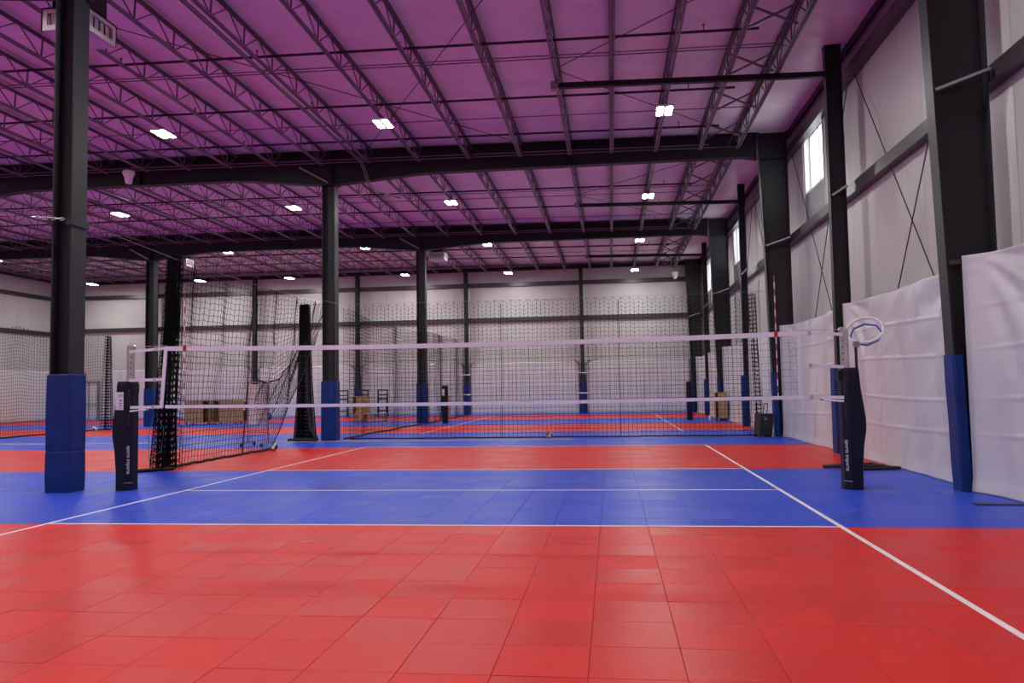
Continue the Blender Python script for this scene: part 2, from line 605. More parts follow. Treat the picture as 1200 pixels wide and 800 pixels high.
# windows
def window(n, y0, y1, z0, z1):
    f = MB()
    d0, d1 = XR - 0.02, XR + 0.22
    t = 0.06
    f.box(d0, d1, y0, y0 + t, z0, z1); f.box(d0, d1, y1 - t, y1, z0, z1)
    f.box(d0, d1, y0 + t, y1 - t, z0, z0 + t); f.box(d0, d1, y0 + t, y1 - t, z1 - t, z1)
    w = struct(f.build('window_%d' % n, WHITE))
    s = MB()
    xx = XR + 0.15
    my = (y0 + y1) / 2
    for (a, c) in ((y0 + t, my), (my, y1 - t)):
        for r in ((a, a + 0.035, z0 + t, z1 - t), (c - 0.035, c, z0 + t, z1 - t), (a + 0.035, c - 0.035, z0 + t, z0 + t + 0.035), (a + 0.035, c - 0.035, z1 - t - 0.035, z1 - t)):
            s.box(xx - 0.02, xx + 0.02, r[0], r[1], r[2], r[3])
    s.build('sash', WHITE, w)
    for (a, c) in ((y0 + t, my), (my, y1 - t)):
        g = MB()
        g.box(xx - 0.003, xx + 0.003, a + 0.036, c - 0.036, z0 + t + 0.036, z1 - t - 0.036)
        g.build('pane', GLASS, w)
    p = MB()
    p.box(XR - 0.045, XR - 0.031, y0 + 0.05, y1 - 0.05, 5.95, z0 - 0.03)
    p.build('window_apron', GREYD, w)
    for (a, c) in ((y0 - 0.07, y0 - 0.01), (y1 + 0.01, y1 + 0.07)):
        h = MB()
        h.box(XR - 0.05, XR - 0.031, a, c, 5.91, 8.51)
        h.build('window_jamb', WHITE, w)
for i, w in enumerate(WIN):
    window(i + 1, *w)

# eave trims
b = MB()
b.prism([(XR - 0.03, 9.05), (XR - 0.03, 9.0), (XR - 0.21, 9.0), (XR - 0.21, 8.85), (XR - 0.22, 8.85), (XR - 0.22, 9.05)], 'y', YR, YB - 0.03)
struct(b.build('trim_1', STEEL))
b = MB(); b.box(XL, XR, YB - 0.3, YB - 0.03, 8.75, 8.95)
struct(b.build('trim_2', BEAM))
b = MB(); b.box(XL, XL + 0.3, 0, YB, 8.95, 9.15)
struct(b.build('trim_3', BEAM))

# ================================================================== CEILING
JX = [6.0, 4.92, 3.63, 2.33, 1.08, -0.43, -2.02, -3.6, -5.18, -6.72, -8.22, -9.7, -11.12, -12.54, -13.96, -15.38, -16.8, -18.2, -19.6, -21.02, -22.45,
      -23.9, -25.3, -26.7, -28.1, -29.5, -30.9, -32.4]
b = MB(); b.box(XL - 0.3, XR + 0.3, YR - 0.3, YB + 0.3, 9.75, 9.9)
ceiling = struct(b.build('ceiling', VINYL))
edges = [XR] + JX + [XL]
for k in range(len(edges) - 1):
    x1, x0 = edges[k], edges[k + 1]
    for (y0, y1, nv) in ((YR, 11.72, 14), (11.72, 24.2, 100), (24.2, 36.4, 60), (36.4, YB, 40)):
        g = MB()
        def fn(u, v, x0=x0, x1=x1, y0=y0, y1=y1):
            x, y = x0 + (x1 - x0) * u, y0 + (y1 - y0) * v
            sag = 0.05 * (4 * u * (1 - u)) ** 0.7
            yy = min((y - y0), (y1 - y)) / 0.8
            sag *= 0.5 + 0.5 * min(1, yy)
            n = noise.noise(Vector((x * 1.2, y * 0.9, 3.1))) * 0.018
            wr = noise.noise(Vector((x * 0.8 + y * 0.3, y * 3.2, k * 7.0))) * 0.016 + noise.noise(Vector((x * 1.5 - y, y * 6.0, k * 5.0))) * 0.008
            return (x, y, zroof(x) + 0.03 - sag + n + wr)
        g.grid(fn, 8, nv)
        g.build('insulation_strip', VINYL, ceiling, smooth=True)

# ================================================================== PRIMARY STEEL
def h_section(cx, cy, dx, dy, z0, z1, t=0.022, axis='x'):
    """H column: flanges are planes facing +-axis"""
    b = MB()
    if axis == 'x':
        b.box(cx - dx / 2, cx - dx / 2 + t, cy - dy / 2, cy + dy / 2, z0, z1)
        b.box(cx + dx / 2 - t, cx + dx / 2, cy - dy / 2, cy + dy / 2, z0, z1)
        b.box(cx - dx / 2 + t, cx + dx / 2 - t, cy - t / 2, cy + t / 2, z0, z1)
    else:
        b.box(cx - dx / 2, cx + dx / 2, cy - dy / 2, cy - dy / 2 + t, z0, z1)
        b.box(cx - dx / 2, cx + dx / 2, cy + dy / 2 - t, cy + dy / 2, z0, z1)
        b.box(cx - t / 2, cx + t / 2, cy - dy / 2 + t, cy + dy / 2 - t, z0, z1)
    return b

def pad_mesh(x0, x1, y0, y1, z1, c=0.02):
    """wrapped vinyl pad, sleeve around a post, slightly bellied"""
    b = MB()
    def ring(z, e):
        a0, a1, b0, b1 = x0 - e, x1 + e, y0 - e, y1 + e
        return [(a0 + c, b0, z), (a1 - c, b0, z), (a1, b0 + c, z), (a1, b1 - c, z), (a1 - c, b1, z), (a0 + c, b1, z), (a0, b1 - c, z), (a0, b0 + c, z)]
    b.loft([ring(0.001, 0), ring(0.25, 0.006), ring(0.62, 0.002), ring(0.64, -0.003), ring(0.66, 0.002), ring(1.2, 0.006), ring(z1 - 0.01, 0), ring(z1, -0.01)])
    return b

col_place = {0: 'beside the net post with the white card', 1: 'behind the net, at the end of the hanging net bundle', 2: 'behind the far net, beside the dark padded post'}
def interior_column(x, y, label, clamp=False, narrow=False):
    t = thing('padded_column', label, 'column', (x, y, 0))
    s = h_section(0.04, 0, 0.34, 0.36, 0.0, 8.055) if narrow else h_section(0.01, 0, 0.41, 0.36, 0.0, 8.055)
    s.box(-0.30, 0.30, -0.2, 0.2, 8.035, 8.06)
    s.build('shaft', STEEL, t)
    pad_mesh(-0.17 if narrow else -0.235, 0.24, -0.205, 0.205, 1.845).build('pad', NAVY, t)
    if clamp:
        z = 4.27
        for bxs in (((-0.165, -0.131, -0.21, -0.12), (-0.165, -0.08, -0.225, -0.185)), ((0.216, 0.24, -0.18, 0.2), (0.15, 0.24, -0.225, -0.182))):
            c = MB()
            for q in bxs:
                c.box(q[0], q[1], q[2], q[3], z - 0.06, z + 0.06)
            stuff_part = c.build('clamp', STEEL, t)
        h = MB()
        for i in range(8):
            c0 = Vector((-0.42 + i * 0.07, -0.22, 4.36 - i * 0.008))
            h.tube([c0 + Vector((0.045 * math.cos(a), 0.0 if i % 2 else 0.02 * math.sin(a), 0.02 * math.sin(a) if i % 2 else 0.0)) for a in [k * math.pi / 4 for k in range(8)]], 0.007, 5, closed=True)
        h.build('chain', ALU, t)
    return t
interior_column(-6.5, 11.72, 'dark steel column with tall blue pad beside the net post carrying a white card', True, True)
interior_column(-6.59, 24.2, 'dark steel column with blue pad between the hanging net bundle and far net')
interior_column(-6.55, 36.4, 'dark steel column with blue pad beside the orange cone behind the far net')
interior_column(-20.0, 36.4, 'dark steel column with blue pad seen behind the white tapes of the net end')

# right wall frame columns: tapered, inner flange leans inwards going up
def frame_column(y, label, brk=True):
    t = thing('wall_column', label, 'column', (6.9, y, 0))
    b = MB()
    def xi(z): return 6.88 - 6.9 - 0.026 * z
    xo = 7.47 - 6.9
    zt = 9.0
    w = 0.14
    b.loft([[(xi(z), -w, z), (xi(z) + 0.022, -w, z), (xi(z) + 0.022, w, z), (xi(z), w, z)] for z in (0, zt)])
    b.box(xo - 0.022, xo, -w, w, 0, zt)
    b.loft([[(xi(z) + 0.022, -0.01, z), (xo - 0.022, -0.01, z), (xo - 0.022, 0.01, z), (xi(z) + 0.022, 0.01, z)] for z in (0, zt)])
    b.loft([[(xi(8.2) + 0.01, -w, z), (xo, -w, z), (xo, w, z), (xi(8.2) + 0.01, w, z)] for z in (8.19, 8.215)])
    b.build('shaft', STEEL, t)
    p = MB()
    def ring(z, e):
        a0, a1, b0, b1, c = xi(z) - 0.02 - e, xi(z) + 0.135, -0.17 - e, 0.17 + e, 0.03
        return [(a0 + c, b0, z), (a1 - c, b0, z), (a1, b0 + c, z), (a1, b1 - c, z), (a1 - c, b1, z), (a0 + c, b1, z), (a0, b1 - c, z), (a0, b0 + c, z)]
    p.loft([ring(0.001, 0), ring(0.4, 0.006), ring(1.0, 0.0), ring(1.4, 0.006), ring(1.87, 0)])
    p.build('pad', NAVY, t)
    if brk:
        k = MB()
        k.bar((xi(5.7) + 0.05, -0.1, 5.60), (xo - 0.02, -0.26, 5.80), 0.09, 0.04)
        k.build('flange_brace', GALV, t)
        k = MB()
        k.bar((xi(3.15) + 0.03, -0.155, 3.14), (xo - 0.26, -0.19, 3.17), 0.05, 0.06)
        k.build('sheet_bracket', GIRT, t)
    return t
frame_column(11.72, 'tapered dark wall column with blue pad standing in white sheets, beside black floor strip')
frame_column(24.2, 'tapered dark wall column with blue pad behind the black rolling case')
frame_column(36.4, 'tapered dark wall column whose blue pad is half hidden by a plywood cart')
frame_column(47.95, 'tapered dark corner column with blue pad behind the orange-topped padded post')

def slim_column(y, label, dep=0.24):
    t = thing('slim_wall_column', label, 'column', (7.2, y, 0))
    s = h_section(-0.18 + dep / 2, 0, dep, 0.2, 0, 9.0, 0.016)
    s.box(-0.19, dep - 0.17, -0.12, 0.12, 8.97, 9.0)
    s.build('shaft', STEEL, t)
    pad_mesh(-0.27, -0.02, -0.17, 0.17, 1.86).build('pad', NAVY, t)
    k = MB()
    k.bar((-0.13, -0.09, 5.62), (dep - 0.19, -0.24, 5.80), 0.08, 0.04)
    k.build('flange_brace', GALV, t)
    return t
slim_column(18.1, 'slim dark wall column with blue pad behind the hoop stand', 0.34)
slim_column(30.4, 'slim dark wall column with blue pad just past the far net edge')
slim_column(42.5, 'slim dark wall column with blue pad between plywood cart and corner column')

bw_label = ['behind the black folding stands', 'behind the plywood carts', 'in line with dark post and tan carton', 'in the middle of the back wall', 'behind the tall blue column pad']
for (x, lab) in ((-13.4, bw_label[0]), (-20.1, bw_label[1]), (-6.55, bw_label[2]), (0.48, bw_label[3]), (-26.8, bw_label[4])):
    t = thing('end_wall_column', 'slim dark back wall column with blue pad ' + lab, 'column', (x, 48.08, 0))
    h_section(0, 0, 0.22, 0.3, 0, 8.75, 0.014, 'y').build('shaft', STEEL, t)
    pad_mesh(-0.16, 0.16, -0.21, 0.05, 1.84).build('pad', NAVY, t)
    for sd in (-1, 1):
        m = MB(); m.bar((sd * 0.12, -0.1, 2.9), (sd * 0.5, 0.0, 3.2), 0.04, 0.04); m.build('sheet_bracket', GIRT, t)
    if abs(x) < 8:
        for zz in (1.22, 2.42):
            m = MB(); m.box(-0.3, 0.3, -0.235, -0.222, zz - 0.03, zz + 0.03); m.build('white_strap', TAPE, t)
for (y, lab) in ((42.4, 'dark column on the far side wall, white sheet on both sides'), (36.4, 'dark column on the far side wall, cut by the picture edge')):
    t = thing('side_wall_column', lab, 'column', (-33.6, y, 0))
    h_section(0, 0, 0.5, 0.25, 0, 8.9, 0.018).build('shaft', STEEL, t)
    pad_mesh(0.0, 0.3, -0.18, 0.18, 1.84).build('pad', NAVY, t)

# roof beams with haunches at the columns
def roof_beam(y, label):
    t = thing('roof_beam', label, 'beam', (0, y, 0))
    def zb(x):
        z = 8.30 + (0.012 * -x * 0.35 if x < -8 else 0)
        for c in CX:
            d = abs(x - c)
            if d < 3.0:
                z = min(z, 8.07 + (z - 8.07) * max(0, (d - 0.3) / 2.7))
        if x > 6.6: z = 8.22
        return z
    xs = sorted(set([6.62] + [round(-33.3 + i * 0.5, 2) for i in range(80)]))
    wb = MB()
    n = len(xs)
    wb.loft([[(x, -0.012, zb(x)), (x, 0.012, zb(x)), (x, 0.012, zroof(x) - 0.03), (x, -0.012, zroof(x) - 0.03)] for x in xs])
    wb.build('web', BEAM, t)
    f = MB()
    f.loft([[(x, -0.14, zb(x) - 0.012), (x, 0.14, zb(x) - 0.012), (x, 0.14, zb(x) + 0.012), (x, -0.14, zb(x) + 0.012)] for x in xs])
    f.build('bottom_flange', BEAM, t)
    f = MB()
    f.loft([[(x, -0.14, zroof(x) - 0.06), (x, 0.14, zroof(x) - 0.06), (x, 0.14, zroof(x) - 0.03), (x, -0.14, zroof(x) - 0.03)] for x in xs])
    f.build('top_flange', BEAM, t)
    for x in CX + [1.08, -13.0]:
        s = MB()
        s.box(x - 0.01, x + 0.01, -0.13, 0.13, zb(x) + 0.015, zroof(x) - 0.065)
        s.build('stiffener', BEAM, t)
    for c in CX:
        k = MB()
        k.bar((c - 1.0, -0.25, 8.62), (c - 0.1, -0.16, 8.12), 0.05, 0.05)
        k.build('knee_strut', GALV, t)
    return t
roof_beam(11.72, 'dark haunched roof beam overhead, on the column beside the net')
roof_beam(24.2, 'dark haunched roof beam spanning the hall above the far net')
roof_beam(36.4, 'second dark haunched roof beam, beyond the one above the far net')

# ================================================================== ROOF JOISTS
NP = 9
def joist_mesh(x, y0, y1):
    zt = zroof(x)
    return zt

def make_joist(y0, y1, split):
    """joist lying along +Y from the origin; z = 0 is the roof line"""
    Ln = y1 - y0
    root = bpy.data.objects.new('roof_joist', None)
    COL.objects.link(root)
    c = MB()
    for s in (-1, 1):
        c.box(s * 0.012, s * 0.062, 0, Ln, -0.075, -0.068) if s > 0 else c.box(-0.062, -0.012, 0, Ln, -0.075, -0.068)
        a = (0.012, 0.019) if s > 0 else (-0.019, -0.012)
        c.box(a[0], a[1], 0, Ln, -0.125, -0.075)
    c.build('top_chord', JOIST, root)
    c = MB()
    e0, e1 = 0.35, Ln - 0.35
    for s in (-1, 1):
        if s > 0: c.box(0.012, 0.058, e0, e1, -0.557, -0.55)
        else: c.box(-0.058, -0.012, e0, e1, -0.557, -0.55)
        a = (0.012, 0.019) if s > 0 else (-0.019, -0.012)
        c.box(a[0], a[1], e0, e1, -0.55, -0.505)
    c.build('bottom_chord', JOIST, root)
    p = Ln / NP
    members = []
    for i in range(NP):
        yb = p * (i + 0.5)
        members.append(((0, yb - 0.03, -0.53), (0, yb - p * 0.5 + 0.02, -0.09), 0.022))
        members.append(((0, yb + 0.03, -0.53), (0, yb + p * 0.5 - 0.02, -0.09), 0.022))
        members.append(((0, yb, -0.53), (0, yb + 0.04, -0.09), 0.028))
    if split:
        cache = {}
        for k, (a, b_, w) in enumerate(members):
            kind = k % 3
            if kind not in cache:
                m = MB()
                m.bar((0, 0, a[2]), (0, b_[1] - a[1], b_[2]), w, w)
                o = m.build('web_strut', JOIST, root)
                cache[kind] = o.data
                o.location = (0, a[1], 0)
            else:
                o = bpy.data.objects.new('web_strut', cache[kind])
                COL.objects.link(o)
                o.parent = root
                o.location = (0, a[1], 0)
    else:
        m = MB()
        for (a, b_, w) in members:
            m.bar(a, b_, w, w)
        stuff(m.build('web', JOIST, root))
    return root

bay_txt = ['before the first visible beam', 'between the two visible beams', 'between second visible beam and back wall']
for bay in range(3):
    y0, y1 = FR[bay + 1] + 0.02, FR[bay + 2] - (0.02 if bay < 2 else 0.35)
    proto = make_joist(y0, y1, False)
    proto2 = make_joist(y0, y1, True) if bay == 0 else None
    used = {}
    for k, x in enumerate(JX):
        src = proto
        if bay == 0 and k < 18:
            src = proto2
        if bay == 0 and k > 23:
            continue
        if src.name in used:
            o = copy_tree(src)
        else:
            o = src
            used[src.name] = 1
        o.location = (x, y0, zroof(x))
        tag(o, '%s roof joist from the windowed wall, %s' % (ORD[k], bay_txt[bay]), 'joist', 'open-web roof joists')
    for pr in (proto, proto2):
        if pr and pr.name not in used:
            for ch in [c for c in bpy.data.objects if c.parent == pr]:
                bpy.data.objects.remove(ch)
            bpy.data.objects.remove(pr)

# diagonal cross bridging between the first two joists, and conduit runs
for bay in range(3):
    t = thing('cross_bridging', 'crossed grey angle braces linking the two joists by the windowed wall, ' + ['nearest row', 'middle row', 'back row'][bay], 'brace', (4.92, FR[bay + 1], 0), 'cross bridging')
    for i in range(5):
        y = 1.6 + i * 2.35
        za, zb_ = zroof(4.92), zroof(6.0)
        m = MB()
        m.bar((0.07, y, za - 0.1), (1.0, y, zb_ - 0.53), 0.04, 0.04)
        m.bar((0.07, y + 0.05, za - 0.53), (1.0, y + 0.05, zb_ - 0.1), 0.04, 0.04)
        m.build('cross_brace', JOIST, t)

def long_rod(name, label, cat, pts, r, m, group=None, parts=None, n=6):
    t = MB()
    t.tube(pts, r, n)
    o = t.build(name, m)
    tag(o, label, cat, group)
    return o

row_word = ['first', 'second', 'third']
for bay, ysp in enumerate(((16.3, 19.54, 22.4), (28.8, 31.75, 34.9), (41.0, 44.0, 47.0))):
    for i, y in enumerate(ysp):
        x0, x1 = -33.8, 5.3
        z = lambda x: zroof(x) - 0.30
        lab = 'black sprinkler pipe crossing the joists, %s behind the %s beam' % (row_word[i], ['overhead', 'first visible', 'second visible'][bay])
        t = thing('sprinkler_pipe', lab, 'pipe', (0, y, 0), 'sprinkler pipes')
        m = MB()
        m.tube([(x, 0, z(x)) for x in (x0, -13.0, x1)], 0.03, 8)
        m.build('pipe_run', PIPE, t)
        for k in range(9):
            xx = 4.2 - k * 3.2
            s = MB()
            s.tube([(xx, 0, z(xx)), (xx, 0, z(xx) + 0.13)], 0.014, 6)
            s.tube([(xx, 0, z(xx) + 0.13), (xx, 0, z(xx) + 0.15)], 0.03, 8)
            s.build('sprinkler_head', REDFIT if k % 3 == 0 else PIPE, t)

for bay, ysp in enumerate((((16.6, 0), (17.4, 1), (20.2, 0), (23.6, 1)), ((28.9, 0), (29.7, 1), (32.6, 0), (35.6, 1)), ((41.2, 0), (42.0, 1), (44.9, 0)))):
    for i, (y, lv) in enumerate(ysp):
        zz = (lambda x: zroof(x) - 0.54) if lv == 0 or i == 3 else (lambda x: zroof(x) - 0.14)
        long_rod('bridging_rod', 'thin grey bridging rod tying the joists together, %s behind the %s beam' % (ORD[i], ['overhead', 'first visible', 'second visible'][bay]),
                 'rod', [(x, y, zz(x) - 0.024) for x in (-33.8, -13.0, 5.9)], 0.014, JOIST, 'bridging rods', n=5)

# diagonal roof rods
for i, (a, b_) in enumerate((((1.1, 18.0), (5.9, 13.0)), ((1.1, 18.2), (5.9, 23.6)), ((-8.2, 14.2), (-0.5, 23.4)), ((-5.2, 23.6), (1.0, 12.6)), ((1.1, 30.3), (5.9, 25.2)), ((1.1, 30.5), (5.9, 35.8)))):
    za, zb_ = zroof(a[0]) - 0.2, zroof(b_[0]) - 0.2
    lab = ['thin brace rod rising from the strut end towards the overhead beam', 'thin brace rod from the strut end to the beam above far net',
           'thin brace rod slanting under the insulation beyond the air diffuser', 'thin brace rod crossing four joists above the court middle',
           'thin brace rod from second strut towards the first visible beam', 'thin brace rod from second strut towards the second visible beam'][i]
    long_rod('roof_brace_rod', lab, 'rod', [(a[0], a[1], za), (b_[0], b_[1], zb_)], 0.011, ROD, 'roof brace rods', n=5)

# struts from joists to slim wall columns
for y, lab in ((18.1, 'dark square strut from a joist to the slim column behind the hoop stand'), (30.4, 'dark square strut below the joists, beyond the first visible beam'), (42.5, 'dark square strut below the joists, closest to the back wall')):
    t = thing('wind_strut', lab, 'strut', (1.0, y, 8.4), 'wind struts')
    m = MB()
    m.bar((0, 0, 0.09), (6.02, 0, -0.03), 0.12, 0.12)
    m.build('tube', BEAM, t)
    m = MB()
    m.box(-0.08, 0.1, -0.09, 0.09, 0.0, 0.18)
    m.build('end_plate', GALV, t)

# conduits
t = thing('conduit_run', 'pair of grey conduits strapped beside a joist and bending under the beam', 'conduit', (-5.4, 12.0, 8.6))
for dx in (0, 0.07):
    m = MB()
    m.tube([(dx, 0.2, 0), (dx, 11.6, 0), (dx + 0.03, 11.9, -0.25), (dx + 0.05, 12.1, -0.5), (dx + 0.05, 12.6, -0.62), (dx + 0.05, 16.0, -0.1)], 0.022, 8)
    m.build('conduit', JOIST, t)
long_rod('cross_conduit', 'thin pale conduit fixed along the face of the beam above the far net', 'conduit', [(x, 23.98, zroof(x) - 0.36) for x in (-33, -13, 5.2)], 0.018, JOIST, 'beam conduits')
long_rod('cross_conduit', 'thin pale conduit fixed along the face of the second visible beam', 'conduit', [(x, 36.18, zroof(x) - 0.36) for x in (-33, -13, 5.2)], 0.018, JOIST, 'beam conduits')
t = thing('sprinkler_main', 'black sprinkler main with red couplings along the joist beside the windowed wall', 'pipe', (5.75, 12.0, 8.62))
m = MB(); m.tube([(0, 0, 0), (0, 36, 0)], 0.045, 8); m.build('pipe_run', PIPE, t)
for i in range(12):
    m = MB(); m.tube([(0, 1.5 + i * 3.0, 0), (0, 1.6 + i * 3.0, 0)], 0.06, 8); m.build('coupling', REDFIT, t)

# ================================================================== LAMPS
def make_lamp():
    t = bpy.data.objects.new('high_bay_lamp', None)
    COL.objects.link(t)
    h = MB()
    h.box(-0.20, 0.20, -0.36, 0.36, 0.03, 0.075)
    h.build('housing', WHITE, t)
    d = MB()
    d.box(-0.05, 0.05, -0.12, 0.12, 0.075, 0.13)
    d.build('driver', OFFW, t)
    w = MB()
    for y in (-0.28, 0.28):
        w.tube([(-0.12, y, 0.07), (0, y, 0.16)], 0.005, 4)
        w.tube([(0.12, y, 0.07), (0, y, 0.16)], 0.005, 4)
    w.build('hanger', ROD, t)
    for s in (-0.115, 0.115):
        e = MB()
        n = 10
        prof = [(s + 0.076 * math.cos(a), 0.0 + 0.012 * math.sin(a)) for a in [math.pi + i * math.pi / n for i in range(n + 1)]]
        rings = []
        for (y, k) in ((-0.33, 0.35), (-0.315, 0.75), (-0.27, 1.0), (0.27, 1.0), (0.315, 0.75), (0.33, 0.35)):
            rings.append([(s + (px - s) * k, y, 0.03 + pz * k) for (px, pz) in prof])
        e.loft(rings)
        e.build('led_lens', LED, t, smooth=True)
    return t
lamp = make_lamp()
LX = [3.63, -3.6, -9.7, -16.8, -22.45, -29.5]
LY = [19.9, 28.9, 37.7, 45.6, 10.9, 1.9, -7.0]
rowtxt = ['row before first visible beam', 'row behind first visible beam', 'row behind second visible beam', 'row along the back wall',
          'row overhead above the net', 'row over the near red tiles', 'row behind the near red tiles']
first = True
for j, y in enumerate(LY):
    for i, x in enumerate(LX):
        o = lamp if first else copy_tree(lamp)
        first = False
        o.location = (x, y, zroof(x) - 0.557 - 0.158 - (0.0 if j != 3 else 0.24))
        if j == 3:
            m = MB()
            m.bar((0.0, -0.28, 0.155), (0.03, -0.28, 0.402), 0.012, 0.012); m.bar((0.0, 0.28, 0.155), (0.03, 0.28, 0.402), 0.012, 0.012)
            m.build('drop_wire', ROD, o)
        tag(o, '%s twin-lens hanging lamp from the windowed wall, %s' % (ORD[i], rowtxt[j]), 'lamp', 'high bay lamps')

# ================================================================== AIR DIFFUSERS, PENDANTS
def diffuser(x, y, z, label, dh=0.38, s=0.8):
    t = thing('air_diffuser', label, 'air vent', (x, y, z))
    h = s / 2
    b = MB()
    b.box(-h + 0.02, h - 0.02, -h + 0.02, h - 0.02, 0.0, 0.02)
    b.loft([[(-h + .02, -h + .02, .02), (h - .02, -h + .02, .02), (h - .02, h - .02, .02), (-h + .02, h - .02, .02)],
            [(-h * .6, -h * .6, .1), (h * .6, -h * .6, .1), (h * .6, h * .6, .1), (-h * .6, h * .6, .1)]], caps=False)
    b.box(-h, h, -h, h, dh - 0.03, dh)
    b.build('pan', OFFW, t)
    inner = MB()
    inner.box(-h + 0.14, h - 0.14, -h + 0.14, h - 0.14, 0.02, dh - 0.03)
    inner.build('dark_core', BLACK, t)
    for k in range(4):
        f = MB()
        R_ = Matrix.Rotation(k * math.pi / 2, 3, 'Z')
        def bx(x0, x1, z0, z1, y0=-h, y1=-h + 0.03):
            vs = [(x0, y0, z0), (x1, y0, z0), (x1, y1, z0), (x0, y1, z0), (x0, y0, z1), (x1, y0, z1), (x1, y1, z1), (x0, y1, z1)]
            f.add([R_ @ Vector(v) for v in vs], [(0, 3, 2, 1), (4, 5, 6, 7), (0, 1, 5, 4), (1, 2, 6, 5), (2, 3, 7, 6), (3, 0, 4, 7)])
        bx(-h, h, 0.0, 0.09); bx(-h, h, dh - 0.09, dh); bx(-h, -h + 0.11, 0.09, dh - 0.09); bx(h - 0.11, h, 0.09, dh - 0.09)
        f.build('grille_frame', WHITE, t)
        g = MB()
        f = g
        for q in range(4):
            c = -h + 0.2 + q * (2 * h - 0.4) / 3
            bx(c - 0.05, c + 0.05, 0.09, dh - 0.09, -h + 0.05, -h + 0.06)
        g.build('vane', OFFW, t)
    d = MB()
    d.box(-h * 0.72, h * 0.72, -h * 0.72, h * 0.72, dh, zroof(x) - z - 0.02)
    d.build('duct', STEEL, t)
    return t
diffuser(-6.98, 12.62, 7.75, 'white square air diffuser high behind the tall column with clamp', 0.40, 0.84)
diffuser(-6.05, 37.8, 7.78, 'white square air diffuser under the second visible beam, beside a column')
diffuser(-19.2, 37.8, 7.95, 'white square air diffuser beside the top of the black net bundle')

def pendant(x, y, z, label):
    t = thing('pendant_dome', label, 'camera', (x, y, z))
    b = MB()
    b.lathe([(0.06, 0.0), (0.10, 0.02), (0.13, 0.2), (0.18, 0.3), (0.19, 0.36), (0.17, 0.42), (0.1, 0.44)], n=20)
    b.build('body', WHITE, t, smooth=True)
    k = MB()
    k.tube([(-0.12, 0, 0.43), (-0.1, 0, 0.48), (0, 0, 0.5), (0.1, 0, 0.48), (0.12, 0, 0.43)], 0.012, 6)
    k.tube([(0, 0, 0.5), (0, 0, zroof(x) - 0.555 - z)], 0.012, 6)
    k.build('hook', ROD, t)
pendant(-13.03, 23.55, 8.26, 'white bucket-shaped pendant hanging before the first visible beam')
pendant(6.0, 47.3, 7.78, 'white bucket-shaped pendant near the back corner by the windowed wall')

# ================================================================== PLASTIC SHEETS
def sheet(name, label, fn, nu, nv, group):
    b = MB()
    b.grid(fn, nu, nv)
    o = b.build(name, SHEET, None, smooth=True)
    sol = o.modifiers.new('thickness', 'SOLIDIFY')
    sol.thickness = 0.004
    return tag(o, label, 'sheet', group)

def wrinkle(a, z, seed):
    n = noise.noise(Vector((a * 1.6, z * 0.35 + a * 0.25, seed))) * 0.07
    n += noise.noise(Vector((a * 4.0, z * 1.1 - a, seed + 5))) * 0.018
    n += noise.noise(Vector((a * 9.0 + z * 3, z * 5.0, seed + 9))) * 0.010
    for zc in (0.75, 1.25, 1.95, 2.55):      # old fold lines
        zz = zc + 0.04 * math.sin(a * 0.7 + zc)
        n += -0.014 * math.exp(-((z - zz) / 0.02) ** 2)
    return n
bays = [(4.2, 11.53), (11.93, 17.93), (18.30, 24.01), (24.41, 30.22), (30.60, 36.21), (36.61, 42.32), (42.70, 47.7)]
labs = ['white plastic sheet in front of the last panel, past the black floor strip', 'white plastic sheet hung behind the hoop stand', 'white plastic sheet between slim column and rolling case',
        'white plastic sheet just beyond the far net edge', 'white plastic sheet beside the plywood cart on the windowed wall', 'white plastic sheet beyond the plywood cart on the windowed wall', 'white plastic sheet at the corner of the windowed wall']
for k, ((y0, y1), lab) in enumerate(zip(bays, labs)):
    def fn(u, v, y0=y0, y1=y1, k=k):
        y = y0 + (y1 - y0) * u
        ztop = 3.22 - 0.05 * math.sin(math.pi * u)
        z = 0.005 + ztop * v
        d = wrinkle(y, z, k * 11.3)
        # radiating folds from the hung corners
        for (cy, s) in ((y0, 1), (y1, -1)):
            dy, dz = (y - cy) * s, ztop - z
            r = math.hypot(dy, dz) + 0.1
            ang = math.atan2(dy, dz + 0.05)
            d += 0.065 * math.sin(ang * 15 + k) * math.exp(-r / 1.1) * min(1, r)
        edge = min(u, 1 - u) * (y1 - y0)
        ce = max(0.0, 1 - (y1 - y) / 0.7) ** 2
        x = (7.14 + 0.16 * v) * (1 - ce) + ([6.99, 7.17, 7.06, 7.17, 7.06, 7.17, 7.1][k] - 0.01 * v) * ce + d * min(1, 0.1 + edge)
        if edge < 0.25: x -= 0.0
        if v < 0.06: x -= 0.05 * (1 - v / 0.06) * (0.5 + 0.5 * noise.noise(Vector((y * 1.3, 0, k))))
        return (x, y, z)
    sheet('plastic_sheet', lab, fn, 80, 130, 'white plastic sheets on the windowed wall')
blabs = ['white plastic sheet on the back wall beside the exit door', 'white plastic sheet on the back wall behind the tall blue pad', 'white plastic sheet on the back wall behind plywood carts', 'white plastic sheet on the back wall behind black stands',
         'white plastic sheet in the middle of the back wall', 'white plastic sheet on the back wall by the corner']
bxr = [-30.6, -26.75, -20.05, -13.35, -6.5, 0.53, 7.05]
for k in range(6):
    x0, x1 = bxr[k] + 0.16, bxr[k + 1] - 0.26
    def fn(u, v, x0=x0, x1=x1, k=k):
        x = x0 + (x1 - x0) * u
        z = 0.005 + 3.14 * v
        return (x, 48.15 + wrinkle(x, z, 40 + k * 3.1) * 0.8, z)
    sheet('plastic_sheet', blabs[k], fn, 50, 36, 'white plastic sheets on the back wall')
